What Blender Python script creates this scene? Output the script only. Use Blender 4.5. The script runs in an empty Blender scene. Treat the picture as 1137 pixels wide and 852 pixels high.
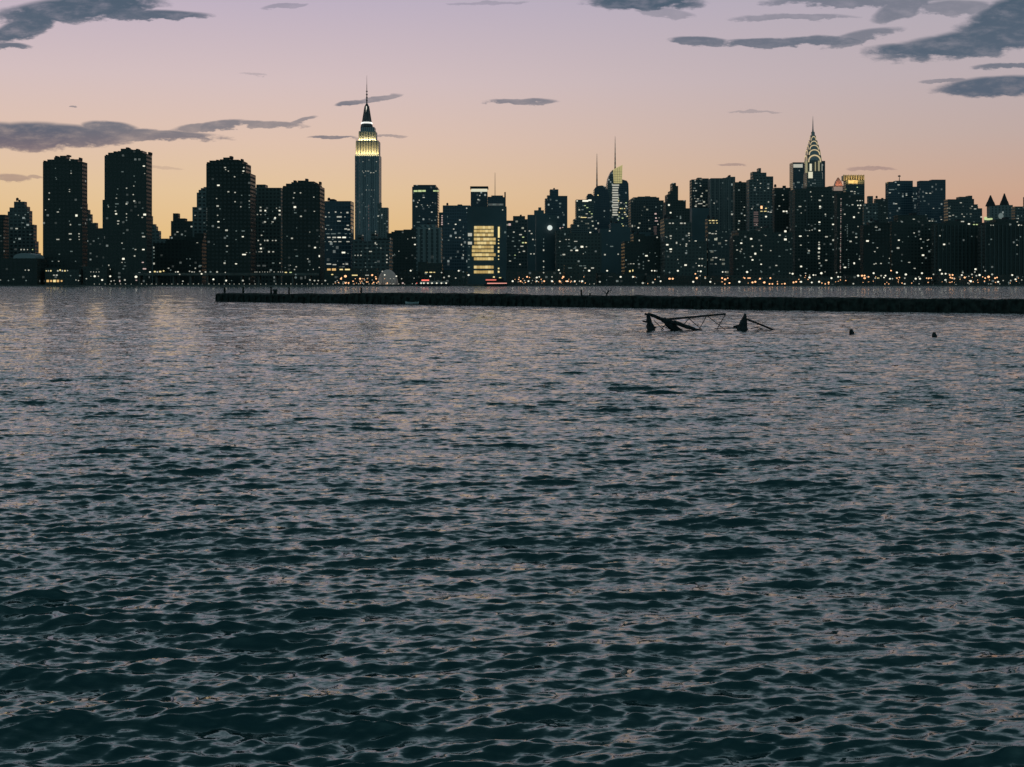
import bpy, bmesh, math, random
import numpy as np
random.seed(7)
rng = np.random.default_rng(11)
scene = bpy.context.scene
COL = scene.collection

# ------------------------------------------------------------------ camera
F = 1400.0; CX = 568.5; CY = 426.0; H = 4.0
PITCH = 0.0; HZ = 312.4      # level camera, horizon row of the photo; the lens is shifted down
CP, SP = math.cos(PITCH), math.sin(PITCH)
cam_d = bpy.data.cameras.new('camera'); cam = bpy.data.objects.new('camera', cam_d); COL.objects.link(cam)
cam.location = (0, 0, H); cam.rotation_euler = (math.pi / 2 - PITCH, 0, 0)
cam_d.sensor_width = 36; cam_d.lens = 36 * F / 1137
cam_d.shift_y = -(CY - HZ) / 1137; cam_d.clip_start = 0.2; cam_d.clip_end = 20000
scene.camera = cam

def W(px, py, Y):
    """world X, Z where the sight line of photo point (px, py) meets the plane at distance Y"""
    u = (px - CX) / F; v = (HZ - py) / F
    t = Y / (CP + v * SP)
    return t * u, H + t * (-SP + v * CP)

def srgb(r, g, b):
    f = lambda c: (c / 255 / 12.92) if c / 255 <= 0.04045 else ((c / 255 + 0.055) / 1.055) ** 2.4
    return (f(r), f(g), f(b), 1.0)

# ------------------------------------------------------------------ render set-up
scene.render.engine = 'CYCLES'
scene.view_settings.view_transform = 'Standard'; scene.view_settings.look = 'None'
scene.view_settings.exposure = 0; scene.view_settings.gamma = 1
cy = scene.cycles
cy.max_bounces = 5; cy.diffuse_bounces = 2; cy.glossy_bounces = 3; cy.transmission_bounces = 2; cy.volume_bounces = 0
cy.transparent_max_bounces = 4
cy.sample_clamp_indirect = 1.5; cy.caustics_reflective = False; cy.caustics_refractive = False
cy.use_denoising = True; cy.denoiser = 'OPENIMAGEDENOISE'

# ------------------------------------------------------------------ node helpers
def nn(nt, t, **kw):
    n = nt.nodes.new(t)
    for k, v in kw.items(): setattr(n, k, v)
    return n
def mth(nt, op, a, b=None, c=None, clamp=False):
    n = nt.nodes.new('ShaderNodeMath'); n.operation = op; n.use_clamp = clamp
    for i, v in enumerate((a, b, c)):
        if v is None: continue
        if isinstance(v, (int, float)): n.inputs[i].default_value = v
        else: nt.links.new(v, n.inputs[i])
    return n.outputs[0]
def mixc(nt, fac, a, b):
    n = nt.nodes.new('ShaderNodeMix'); n.data_type = 'RGBA'
    for i, v in ((0, fac), (6, a), (7, b)):
        if isinstance(v, (int, float)): n.inputs[i].default_value = v
        elif isinstance(v, tuple): n.inputs[i].default_value = v
        else: nt.links.new(v, n.inputs[i])
    return n.outputs[2]
def ramp(nt, fac, stops, interp='LINEAR'):
    n = nt.nodes.new('ShaderNodeValToRGB'); cr = n.color_ramp; cr.interpolation = interp
    while len(cr.elements) < len(stops): cr.elements.new(0.5)
    for e, (p, c) in zip(cr.elements, stops): e.position = p; e.color = c
    nt.links.new(fac, n.inputs[0]); return n.outputs[0]
def smooth(nt, v, lo, hi):
    n = nt.nodes.new('ShaderNodeMapRange'); n.interpolation_type = 'SMOOTHSTEP'
    nt.links.new(v, n.inputs[0]); n.inputs[1].default_value = lo; n.inputs[2].default_value = hi
    return n.outputs[0]

# ------------------------------------------------------------------ world: dusk sky with clouds
world = bpy.data.worlds.new('World'); scene.world = world; world.use_nodes = True
nt = world.node_tree
for n in list(nt.nodes): nt.nodes.remove(n)
tc = nn(nt, 'ShaderNodeTexCoord'); sep = nn(nt, 'ShaderNodeSeparateXYZ'); nt.links.new(tc.outputs['Generated'], sep.inputs[0])
dx, dy, dz = sep.outputs
zc = mth(nt, 'MAXIMUM', dz, 0.0)
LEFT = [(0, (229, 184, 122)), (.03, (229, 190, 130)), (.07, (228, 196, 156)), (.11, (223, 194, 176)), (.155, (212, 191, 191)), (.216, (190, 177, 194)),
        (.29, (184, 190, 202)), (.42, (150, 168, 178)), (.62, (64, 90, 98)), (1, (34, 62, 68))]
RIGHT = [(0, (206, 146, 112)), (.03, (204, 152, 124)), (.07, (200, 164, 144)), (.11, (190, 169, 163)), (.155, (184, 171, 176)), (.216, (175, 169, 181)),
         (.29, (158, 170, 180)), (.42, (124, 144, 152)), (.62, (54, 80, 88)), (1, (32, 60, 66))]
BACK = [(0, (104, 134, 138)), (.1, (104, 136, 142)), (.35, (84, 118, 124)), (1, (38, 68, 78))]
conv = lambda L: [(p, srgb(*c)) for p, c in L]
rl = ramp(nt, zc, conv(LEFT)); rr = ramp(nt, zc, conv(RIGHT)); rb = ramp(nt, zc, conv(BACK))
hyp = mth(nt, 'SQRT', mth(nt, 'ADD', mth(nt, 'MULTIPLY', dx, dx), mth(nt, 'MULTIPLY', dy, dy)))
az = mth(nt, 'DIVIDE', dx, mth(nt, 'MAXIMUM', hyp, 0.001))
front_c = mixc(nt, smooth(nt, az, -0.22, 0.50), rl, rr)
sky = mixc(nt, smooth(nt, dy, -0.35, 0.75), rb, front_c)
# clouds: direction (az, el) as tangents; each cloud an ellipse warped by noise
yy = mth(nt, 'MAXIMUM', dy, 0.05)
U = mth(nt, 'DIVIDE', dx, yy); V = mth(nt, 'DIVIDE', dz, yy)
cmb = nn(nt, 'ShaderNodeCombineXYZ'); nt.links.new(U, cmb.inputs[0]); nt.links.new(V, cmb.inputs[1])
mp = nn(nt, 'ShaderNodeMapping'); mp.inputs['Scale'].default_value = (44, 120, 1); nt.links.new(cmb.outputs[0], mp.inputs[0])
nz = nn(nt, 'ShaderNodeTexNoise'); nz.inputs['Scale'].default_value = 1.0; nz.inputs['Detail'].default_value = 7; nz.inputs['Roughness'].default_value = 0.62
nt.links.new(mp.outputs[0], nz.inputs['Vector'])
mp2 = nn(nt, 'ShaderNodeMapping'); mp2.inputs['Scale'].default_value = (7, 38, 1); mp2.inputs['Location'].default_value = (3.1, 1.7, 0); nt.links.new(cmb.outputs[0], mp2.inputs[0])
nz2 = nn(nt, 'ShaderNodeTexNoise'); nz2.inputs['Detail'].default_value = 4; nz2.inputs['Scale'].default_value = 1.0; nt.links.new(mp2.outputs[0], nz2.inputs['Vector'])
nf = mth(nt, 'SUBTRACT', nz.outputs[0], 0.5); nf2 = mth(nt, 'SUBTRACT', nz2.outputs[0], 0.5)
Vw = mth(nt, 'MULTIPLY_ADD', nf, 0.009, V); Vw = mth(nt, 'MULTIPLY_ADD', nf2, 0.006, Vw)
# x, y, rx, ry, slope (down to the right is +), opacity
CL = [(88, 10, 100, 15, -.08, 1), (28, 30, 46, 15, -.36, 1), (165, 17, 66, 6.5, .0, .95), (110, 2, 80, 10, -.1, 1), (8, 52, 26, 4.5, 0, .9),
      (32, 151, 66, 17, 0, 1), (-10, 150, 60, 16, 0, 1), (70, 150, 75, 13, .06, .95), (122, 143, 34, 9, .1, .9), (160, 150, 92, 6.5, .04, .85), (222, 143, 34, 5, -.1, .7), (246, 140, 34, 6, -.12, .8),
      (292, 138, 46, 4.2, .02, .7), (336, 134, 18, 3.2, -.25, .65), (12, 198, 26, 5, .05, .6), (38, 197, 10, 2.5, 0, .5), (316, 7, 26, 3, -.1, .4),
      (388, 115, 18, 4.2, -.15, .85), (415, 110, 30, 3.8, -.2, .7), (369, 152.6, 28, 2.4, 0, .8), (425, 151, 26, 1.6, -.05, .5), (578, 113, 44, 4.0, 0, .75),
      (716, 2, 66, 11, 0, 1), (775, 46, 38, 6, .03, .85), (850, 48, 54, 6, .0, .85), (905, 46, 60, 6, -.03, .85), (955, 42, 46, 8, -.2, .7),
      (1100, 45, 132, 17, -.13, 1), (1130, 16, 74, 26, -.35, 1), (1040, 56, 82, 9, .02, 1), (1000, 10, 32, 13, -.3, .7), (880, 19, 70, 4, -.02, .5), (960, 2, 110, 7, 0, .7),
      (1060, 8, 50, 8, 0, .6), (1108, 96, 72, 12, -.06, 1), (1120, 73, 40, 3.6, -.03, .8), (1052, 90, 30, 3, 0, .6),
      (838, 125, 30, 1.6, 0, .35), (812, 183, 16, 2.2, 0, .5), (967, 186.5, 26, 2.6, 0, .5), (81, 119.5, 5, 1.2, 0, .6), (178, 186, 26, 2.2, .05, .25), (280, 84, 18, 1.6, 0, .25), (735, 14, 40, 6, .1, .4), (545, 3, 50, 2, 0, .3)]
acc = None
for (x, y, rx, ry, sl, op) in CL:
    X, Z = W(x, y, 1.0); X /= 1.0; v0 = Z - H
    ru = rx / F; rv = ry / F
    a = mth(nt, 'MULTIPLY_ADD', U, 1 / ru, -X / ru)
    # v - (v0 - slope*(u-X))
    b = mth(nt, 'MULTIPLY_ADD', U, sl / rv, -(v0 + sl * X) / rv)
    b = mth(nt, 'MULTIPLY_ADD', Vw, 1 / rv, b)
    d2 = mth(nt, 'MULTIPLY_ADD', a, a, mth(nt, 'MULTIPLY', b, b))
    q = mth(nt, 'SUBTRACT', 1.0, d2)
    q = mth(nt, 'MULTIPLY_ADD', nf, 1.7 if ry > 8 else 2.5, q)
    m = nn(nt, 'ShaderNodeMapRange'); m.interpolation_type = 'SMOOTHSTEP'; nt.links.new(q, m.inputs[0])
    m.inputs[1].default_value = -0.15; m.inputs[2].default_value = 0.50; m.inputs[4].default_value = op
    acc = m.outputs[0] if acc is None else mth(nt, 'MAXIMUM', acc, m.outputs[0])
cmask = mth(nt, 'MULTIPLY', acc, smooth(nt, dy, 0.3, 0.6))
ccol = ramp(nt, zc, [(0, srgb(150, 118, 112)), (.085, srgb(126, 104, 112)), (.115, srgb(74, 90, 110)), (.16, srgb(76, 94, 112)), (.216, srgb(60, 84, 102)), (.5, srgb(50, 70, 88))])
ccol = mixc(nt, mth(nt, 'MULTIPLY', smooth(nt, nz.outputs[0], 0.42, 0.8), 0.32), ccol, sky)
sky2 = mixc(nt, mth(nt, 'MULTIPLY', cmask, 0.93), sky, ccol)
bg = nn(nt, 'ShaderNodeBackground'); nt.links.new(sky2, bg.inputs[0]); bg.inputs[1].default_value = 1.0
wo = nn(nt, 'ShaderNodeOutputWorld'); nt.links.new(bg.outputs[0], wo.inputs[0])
world.cycles.sampling_method = 'MANUAL'; world.cycles.sample_map_resolution = 512

# ------------------------------------------------------------------ materials
MATS = {}
def pmat(name, col, rough=0.8, spec=0.3, noise=0.0, nscale=0.5, metal=0.0):
    if name in MATS: return MATS[name]
    m = bpy.data.materials.new(name); m.use_nodes = True; t = m.node_tree; b = t.nodes['Principled BSDF']
    b.inputs['Base Color'].default_value = (*col, 1); b.inputs['Roughness'].default_value = rough
    b.inputs['Specular IOR Level'].default_value = spec; b.inputs['Metallic'].default_value = metal
    if noise:
        g = nn(t, 'ShaderNodeNewGeometry'); z = nn(t, 'ShaderNodeTexNoise'); z.inputs['Scale'].default_value = nscale; z.inputs['Detail'].default_value = 6
        t.links.new(g.outputs['Position'], z.inputs['Vector'])
        o = mixc(t, smooth(t, z.outputs[0], .3, .7), tuple(c * (1 - noise) for c in col) + (1,), tuple(min(1, c * (1 + noise)) for c in col) + (1,))
        t.links.new(o, b.inputs['Base Color'])
    MATS[name] = m; return m
def emat(name, col, s, sample=False):
    if name in MATS: return MATS[name]
    m = bpy.data.materials.new(name); m.use_nodes = True; t = m.node_tree; b = t.nodes['Principled BSDF']
    b.inputs['Base Color'].default_value = (.05, .05, .05, 1); b.inputs['Emission Color'].default_value = (*col, 1); b.inputs['Emission Strength'].default_value = s
    if not sample: m.cycles.emission_sampling = 'NONE'
    MATS[name] = m; return m
def facade(name, wall, glass, px=3.4, pz=3.3, wx=0.55, wz=0.5, lit=0.03, lcol=(.75, .85, .8), lstr=0.10, grough=0.25):
    """wall with a regular grid of glazed openings, a few dimly lit from inside"""
    if name in MATS: return MATS[name]
    m = bpy.data.materials.new(name); m.use_nodes = True; t = m.node_tree; b = t.nodes['Principled BSDF']
    g = nn(t, 'ShaderNodeNewGeometry'); s = nn(t, 'ShaderNodeSeparateXYZ'); t.links.new(g.outputs['Position'], s.inputs[0])
    oi = nn(t, 'ShaderNodeObjectInfo')
    h = mth(t, 'ADD', mth(t, 'ADD', s.outputs[0], s.outputs[1]), mth(t, 'MULTIPLY', oi.outputs['Random'], 57.0))
    hx = mth(t, 'DIVIDE', h, px); hz = mth(t, 'DIVIDE', s.outputs[2], pz)
    fx = mth(t, 'FRACT', hx); fz = mth(t, 'FRACT', hz)
    mk = mth(t, 'MULTIPLY', mth(t, 'LESS_THAN', fx, wx), mth(t, 'LESS_THAN', fz, wz))
    up = nn(t, 'ShaderNodeSeparateXYZ'); t.links.new(g.outputs['True Normal'], up.inputs[0])
    mk = mth(t, 'MULTIPLY', mk, mth(t, 'LESS_THAN', mth(t, 'ABSOLUTE', up.outputs[2]), 0.5))
    c = nn(t, 'ShaderNodeCombineXYZ'); t.links.new(mth(t, 'FLOOR', hx), c.inputs[0]); t.links.new(mth(t, 'FLOOR', hz), c.inputs[1]); t.links.new(oi.outputs['Random'], c.inputs[2])
    wn = nn(t, 'ShaderNodeTexWhiteNoise'); wn.noise_dimensions = '3D'; t.links.new(c.outputs[0], wn.inputs[0])
    ns = nn(t, 'ShaderNodeTexNoise'); ns.inputs['Scale'].default_value = 0.06; ns.inputs['Detail'].default_value = 5; t.links.new(g.outputs['Position'], ns.inputs['Vector'])
    tone = mth(t, 'MULTIPLY_ADD', oi.outputs['Random'], 0.7, 0.6); tone = mth(t, 'MULTIPLY_ADD', ns.outputs[0], 0.5, mth(t, 'SUBTRACT', tone, 0.2))
    vm = nn(t, 'ShaderNodeVectorMath', operation='SCALE'); vm.inputs[0].default_value = wall; t.links.new(tone, vm.inputs['Scale'])
    t.links.new(mixc(t, mk, vm.outputs[0], (*glass, 1)), b.inputs['Base Color'])
    t.links.new(mth(t, 'MULTIPLY_ADD', mk, grough - 0.85, 0.85), b.inputs['Roughness'])
    b.inputs['Specular IOR Level'].default_value = 0.35
    lt = mth(t, 'GREATER_THAN', wn.outputs[0], 1 - lit)
    v2 = mth(t, 'POWER', mth(t, 'FRACT', mth(t, 'MULTIPLY', wn.outputs[0], 971.3)), 2.0)
    e = mth(t, 'MULTIPLY', mth(t, 'MULTIPLY', lt, mk), mth(t, 'MULTIPLY_ADD', v2, lstr * 3, lstr * .4))
    b.inputs['Emission Color'].default_value = (*lcol, 1); t.links.new(e, b.inputs['Emission Strength'])
    m.cycles.emission_sampling = 'NONE'
    MATS[name] = m; return m
facade('brick', (.10, .115, .11), (.055, .065, .065), lit=.045)
facade('dark_brick', (.07, .085, .08), (.045, .055, .055), lit=.03, lstr=.07)
facade('concrete', (.17, .19, .19), (.05, .06, .065), px=4.2, pz=3.6, wx=.6, lit=.03, lstr=.1)
facade('limestone', (.27, .29, .29), (.08, .10, .11), px=5.2, pz=3.8, wx=.45, wz=.7, lit=.03, lstr=.1)
facade('glass', (.10, .14, .17), (.05, .085, .11), px=3.0, pz=4.0, wx=.85, wz=.7, lit=.04, lstr=.12, grough=.12)
facade('office', (.14, .165, .17), (.05, .07, .075), px=3.6, pz=3.9, wx=.75, wz=.5, lit=.06, lstr=.16, lcol=(.9, .9, .7))
pmat('plain_slab', (.11, .15, .165), .7, .3, .15, .03)
pmat('roof_dark', (.06, .06, .065), .9, .2)
pmat('steel_dark', (.09, .10, .11), .5, .4)
emat('lit_white', (1.0, .98, .82), .46); emat('lit_bright', (1.0, .96, .78), 1.1); emat('lit_dim', (.70, .90, .85), .17)
emat('lit_yellow', (1.0, .80, .36), 1.0); emat('lit_orange', (1.0, .50, .24), 1.7); emat('lit_pink', (1.0, .72, .66), .6); emat('lit_faintpink', (.8, .55, .52), .13)
emat('lit_green', (.80, .95, .45), .7); emat('lit_red', (1.0, .16, .12), 1.6); emat('lit_grey', (.62, .70, .66), .10)
emat('lit_amber', (1.0, .60, .22), .75)
CODE = dict(w='lit_white', b='lit_bright', d='lit_dim', y='lit_yellow', o='lit_orange', p='lit_pink', f='lit_faintpink', g='lit_green', r='lit_red', a='lit_amber', k='lit_grey')

# ------------------------------------------------------------------ mesh helpers
def add_box(bm, x0, x1, y0, y1, z0, z1, mi=0, skip_bottom=False):
    v = [bm.verts.new(p) for p in ((x0, y0, z0), (x1, y0, z0), (x1, y1, z0), (x0, y1, z0), (x0, y0, z1), (x1, y0, z1), (x1, y1, z1), (x0, y1, z1))]
    fs = [(0, 1, 5, 4), (1, 2, 6, 5), (2, 3, 7, 6), (3, 0, 4, 7), (4, 5, 6, 7)]
    if not skip_bottom: fs.append((3, 2, 1, 0))
    for f in fs: bm.faces.new([v[i] for i in f]).material_index = mi
def add_taper(bm, cx, cyy, z0, z1, r0, r1, n=4, rot=math.pi / 4, mi=0, sy=1.0):
    a = [bm.verts.new((cx + r0 * math.cos(rot + 2 * math.pi * i / n), cyy + sy * r0 * math.sin(rot + 2 * math.pi * i / n), z0)) for i in range(n)]
    b = [bm.verts.new((cx + r1 * math.cos(rot + 2 * math.pi * i / n), cyy + sy * r1 * math.sin(rot + 2 * math.pi * i / n), z1)) for i in range(n)]
    for i in range(n): bm.faces.new((a[i], a[(i + 1) % n], b[(i + 1) % n], b[i])).material_index = mi
    bm.faces.new(b).material_index = mi; bm.faces.new(a[::-1]).material_index = mi
def add_bar(bm, p, q, r, r2=None, n=6, mi=0):
    from mathutils import Vector
    p = Vector(p); q = Vector(q); r2 = r if r2 is None else r2
    d = (q - p).normalized(); s = d.orthogonal().normalized(); t = d.cross(s)
    A = [bm.verts.new(p + (s * math.cos(2 * math.pi * i / n) + t * math.sin(2 * math.pi * i / n)) * r) for i in range(n)]
    B = [bm.verts.new(q + (s * math.cos(2 * math.pi * i / n) + t * math.sin(2 * math.pi * i / n)) * r2) for i in range(n)]
    for i in range(n): bm.faces.new((A[i], A[(i + 1) % n], B[(i + 1) % n], B[i])).material_index = mi
    bm.faces.new(B).material_index = mi; bm.faces.new(A[::-1]).material_index = mi
def add_ball(bm, c, rx, ry, rz, mi=0, seg=10, rings=6, half=False):
    from mathutils import Matrix
    r = bmesh.ops.create_uvsphere(bm, u_segments=seg, v_segments=rings, radius=1.0)
    for v in r['verts']:
        if half and v.co.z < 0: v.co.z = 0
        v.co = (c[0] + v.co.x * rx, c[1] + v.co.y * ry, c[2] + v.co.z * rz)
        for f in v.link_faces: f.material_index = mi; f.smooth = True
def link(name, bm, mats, parent=None):
    me = bpy.data.meshes.new(name); bmesh.ops.recalc_face_normals(bm, faces=bm.faces[:]); bm.to_mesh(me); bm.free()
    for m in (mats if isinstance(mats, (list, tuple)) else [mats]): me.materials.append(MATS[m] if isinstance(m, str) else m)
    o = bpy.data.objects.new(name, me); COL.objects.link(o)
    if parent: o.parent = parent
    return o
def tag(o, label=None, cat=None, group=None, kind=None):
    if label: o['label'] = label
    if cat: o['category'] = cat
    if group: o['group'] = group
    if kind: o['kind'] = kind
    return o
def empty(name, label, cat, group=None):
    o = bpy.data.objects.new(name, None); COL.objects.link(o); o.empty_display_size = 1
    return tag(o, label, cat, group)

GZ = 1.0     # level of the far bank
FACETS = []  # (X0, X1, Z0, Z1, Y, root)

def tower(name, label, cat, D, segs, end, mat, dep=None, rnd=0, codes='wwwd', group=None, zone=None, roofs=1, floor=3.5, sx=(1.1, 1.9)):
    """a building from the heights of its roof line, segs = [(x from, roof y), ...]; every level is a block set back on all sides"""
    root = empty(name, label, cat, group)
    xs = [s[0] for s in segs] + [end]
    W0 = (end - segs[0][0]) * D / F
    dep = dep or max(10, min(42, W0 * 0.9))
    off = max(0, CX - end) if end < CX else max(0, segs[0][0] - CX)
    if off > 0: dep = min(dep, 0.11 * (end - segs[0][0]) / off * D)
    tops = sorted({round(W(CX, s[1], D)[1], 3) for s in segs})
    zs = [round(W(CX, s[1], D)[1], 3) for s in segs]
    bm = bmesh.new(); zp = GZ - 0.3; rooflist = []
    for li, zt in enumerate(tops):
        i = 0
        while i < len(segs):
            if zs[i] < zt - 1e-6: i += 1; continue
            j = i
            while j + 1 < len(segs) and zs[j + 1] >= zt - 1e-6: j += 1
            xa, xb = xs[i], xs[j + 1]
            w = (xb - xa) * D / F
            dl = dep * (0.6 + 0.4 * w / W0); yf = D + (dep - dl) * 0.5
            k = yf / D
            Xa = (xa - CX) / F * yf; Xb = (xb - CX) / F * yf
            yb = yf + dl
            if xb < CX: Xb = max((xb - CX) / F * yb, Xa + 0.4 * (Xb - Xa))
            elif xa > CX: Xa = min((xa - CX) / F * yb, Xb - 0.4 * (Xb - Xa))
            z0 = H + (zp - H) * 1; z1 = H + (zt - H) * k
            if li > 0: z0 = H + (zp - H) * k
            add_box(bm, Xa, Xb, yf, yb, z0 - (0.6 if li else 0), z1, 0, True)
            FACETS.append((Xa, Xb, z0, z1, yf, root))
            top_here = any(abs(zs[q] - zt) < 1e-6 for q in range(i, j + 1))
            if li == len(tops) - 1: rooflist.append((Xa, Xb, yf, yb, z1))
            i = j + 1
        zp = zt
    o = link('wall', bm, mat, root)
    root['_mat'] = mat
    if roofs and rooflist:
        Xa, Xb, ya, yb, z1 = rooflist[0]; w = Xb - Xa
        if w > 10 and D < 2400:
            r = random.Random(int(segs[0][0] * 10))
            q = bmesh.new(); c0 = Xa + w * r.uniform(.25, .6)
            add_box(q, c0, c0 + w * .16, ya + 3, yb - 3, z1, z1 + r.uniform(1.4, 2.6)); link('roof_bulkhead', q, 'roof_dark', root)
            if r.random() < .55:
                q = bmesh.new(); c1 = Xa + w * r.uniform(.1, .2); yc = (ya + yb) / 2
                add_taper(q, c1, yc, z1 + 1.2, z1 + 3.6, 1.4, 1.3, 10); add_taper(q, c1, yc, z1 + 3.6, z1 + 4.4, 1.5, .1, 10)
                for a in range(4): add_bar(q, (c1 + math.cos(a * 1.57) * 1.1, yc + math.sin(a * 1.57) * 1.1, z1), (c1 + math.cos(a * 1.57) * 1.1, yc + math.sin(a * 1.57) * 1.1, z1 + 1.3), .12, n=4)
                link('water_tank', q, 'roof_dark', root)
    rnd = int(rnd * .38)
    if rnd:
        r = random.Random(int(segs[0][0] * 7 + end))
        z = zone or (segs[0][0] + 1.5, end - 1.5, min(s[1] for s in segs) + 3, 300)
        for _ in range(rnd):
            LIGHTS.append((r.uniform(z[0], z[1]), r.uniform(z[2], z[3]), r.uniform(*sx), r.uniform(.9, 1.3), r.choice(codes), root))
    return root

LIGHTS = []   # (photo x, photo y, w px, h px, code, root or None)

# ------------------------------------------------------------------ the skyline
WG = 'four dark brick riverside apartment towers'
tower('apartment_block', 'low dark block cut by the left edge of the photo', 'apartment block', 1250, [(-40, 243), (-14, 238.5)], 9.5, 'dark_brick', rnd=4, codes='d')
tower('apartment_tower', 'stepped brick tower with rounded shoulders near the left edge, above the pale vaulted roof', 'apartment tower', 1300,
      [(8.5, 235), (10.5, 230.5), (15.5, 224), (30, 229.5), (33.5, 234), (36, 249.5), (41, 268), (43, 281)], 45.5, 'concrete', rnd=14, codes='ddw')
low1 = tower('waterfront_block', 'long low dark block below the pale vaulted roof at far left', 'low building', 1040, [(-45, 287)], 52, 'dark_brick', dep=25, roofs=0)
tower('apartment_tower', 'leftmost of the four dark riverside towers with notched rooftops', 'apartment tower', 1075,
      [(47.6, 180), (52.5, 177.2), (60, 174.8), (66.5, 173), (77.5, 176.6), (86, 177), (91.5, 179.8)], 97, 'dark_brick', dep=34, rnd=16, codes='wdd', zone=(51, 94, 184, 300))
tower('apartment_block', 'dark stepped block just right of the leftmost riverside tower', 'apartment block', 1350, [(93, 226), (97.5, 233), (100.5, 238), (103, 247.5), (109, 253.5)], 117, 'brick', rnd=5, codes='d')
tower('apartment_tower', 'second riverside tower from the left, tallest of the dark notched four', 'apartment tower', 1060,
      [(113.8, 222), (116, 173), (120, 169.6), (130.5, 167.8), (134, 165.2), (148.5, 166.4), (158, 167.4), (163, 171)], 168.8, 'dark_brick', dep=36, rnd=22, codes='wwd', zone=(119, 166, 176, 305))
tower('apartment_block', 'small dark stepped block with a stub of spire beside the tallest notched tower', 'apartment block', 1300, [(166, 240), (170, 249), (173.8, 251.5), (175.6, 256.5), (179, 265)], 190, 'concrete', rnd=4, codes='d')
tower('apartment_block', 'dark flat block with a square rooftop hut between second and third riverside towers', 'apartment block', 1250, [(188, 262), (189.8, 245.5), (192, 237), (200, 242.6), (208, 245.6)], 217, 'brick', rnd=10, codes='dddw')
tower('apartment_tower', 'dark tower with a curved shoulder hugging the third riverside tower on its left', 'apartment tower', 1200, [(213.6, 230), (218.4, 214), (220.5, 211), (223, 209), (226, 207.8)], 236, 'concrete', rnd=6, codes='d')
tower('apartment_tower', 'third riverside tower from the left, notched roof and a lower wing on its right', 'apartment tower', 1060,
      [(229, 182), (232.5, 178.4), (244, 177), (247.8, 175), (259, 177.4), (270, 178.6), (275, 181.6), (278.8, 192.6)], 284, 'dark_brick', dep=36, rnd=20, codes='wwd', zone=(232, 280, 184, 305))
tower('apartment_block', 'flat-topped dark slab filling the gap between third and fourth riverside towers', 'apartment block', 1140, [(280, 208.6), (284.5, 205), (297.5, 208.6)], 316, 'brick', dep=22, rnd=18, codes='wd', zone=(285, 313, 225, 300))
tower('apartment_tower', 'fourth riverside tower, the rightmost and lowest of the dark notched four', 'apartment tower', 1065,
      [(313.6, 208), (317.5, 204), (323.5, 202.4), (330.5, 200.6), (344, 201.6), (353, 203.8), (357.5, 206.8)], 360.5, 'dark_brick', dep=36, rnd=18, codes='wwd', zone=(317, 357, 208, 305))
tower('office_block', 'flat-topped office slab with long lit floors left of the floodlit skyscraper', 'office building', 1250, [(357, 223.4)], 393, 'glass', dep=25, rnd=14, codes='dwy', zone=(362, 391, 228, 306), sx=(1.4, 3))
# layer between 393 and 600
tower('apartment_block', 'dark block low in front of the floodlit skyscraper', 'apartment block', 1180, [(391, 266), (396, 261), (404, 268), (412, 258), (420, 264)], 436, 'concrete', rnd=16, codes='wd', zone=(394, 432, 268, 306))
tower('office_block', 'stepped dark block at the right foot of the floodlit skyscraper', 'office building', 2500, [(419, 226), (421.6, 225), (424, 230.6)], 431.8, 'limestone', rnd=6, codes='wd', zone=(421, 431, 233, 262))
tower('apartment_block', 'wide low dark block right of the floodlit skyscraper', 'apartment block', 1450, [(430, 259), (434.5, 257.4), (438, 255.8), (448, 255)], 470, 'brick', rnd=10, codes='wd')
P = tower('office_tower', 'dark square tower with a lit band under its chamfered rim', 'office tower', 1900, [(457.6, 207.4), (459, 205.4), (485.4, 208.2)], 487.8, 'glass', dep=38, rnd=26, codes='ddw', zone=(460, 485, 216, 255), roofs=0)
tower('apartment_block', 'pale dim block with faint vertical piers standing before the square tower', 'apartment block', 1250, [(462, 252), (466, 249.6), (485, 252.5)], 491, 'limestone', rnd=6, codes='d', zone=(465, 489, 262, 300))
tower('office_tower', 'narrow slit of a tower with a ladder of pink windows right of the square tower', 'office tower', 1700, [(487.4, 236)], 493.4, 'brick', roofs=0)
tower('office_block', 'blue-dark flat office block between the square tower and the amber-striped building', 'office building', 1600, [(491.6, 228.2)], 523, 'glass', rnd=18, codes='dwd', zone=(494, 520, 232, 300))
S = tower('office_tower', 'slim blue-dark tower with a bright band under its flat cap', 'office tower', 1950, [(522.6, 213)], 541.6, 'glass', dep=26, rnd=4, codes='w', zone=(525, 539, 214, 228), roofs=0)
T = tower('office_tower', 'dark tower with a thin antenna and a tall pole at its right corner', 'office tower', 1900, [(541.4, 218.6), (545.5, 217.2), (558.6, 219), (560, 213.4)], 561.6, 'glass', dep=26, rnd=5, codes='kd', roofs=0)
U_ = tower('office_tower', 'big blank blue-dark block with a stack of long amber lit floors', 'office tower', 1150, [(518.8, 229.4)], 562.6, 'plain_slab', dep=30, roofs=0)
tower('office_block', 'dark office block with a pale rooftop hut right of the amber-striped block', 'office building', 1500, [(562, 245), (569.6, 240), (583, 243.5)], 590, 'office', rnd=24, codes='wdgd', zone=(565, 589, 250, 300), sx=(1.5, 3.2))
tower('office_block', 'dark block with stacked rooftop boxes left of the round white light', 'office building', 1420, [(585.6, 238.6), (593, 233.6), (597.6, 230.4), (601, 233.6), (604, 237)], 608, 'plain_slab', roofs=0)
X_ = tower('office_tower', 'smooth blue-dark slab carrying one round white light near its top', 'office tower', 1300, [(594.6, 239)], 618, 'plain_slab', dep=26, roofs=0)
tower('office_tower', 'tall dark tower with a high middle slab and two lower wings, right of centre', 'office tower', 2000, [(604.6, 220.5), (607, 217), (610, 210.4), (620, 217.6)], 630, 'glass', rnd=12, codes='dkp', zone=(607, 629, 219, 252))
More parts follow.
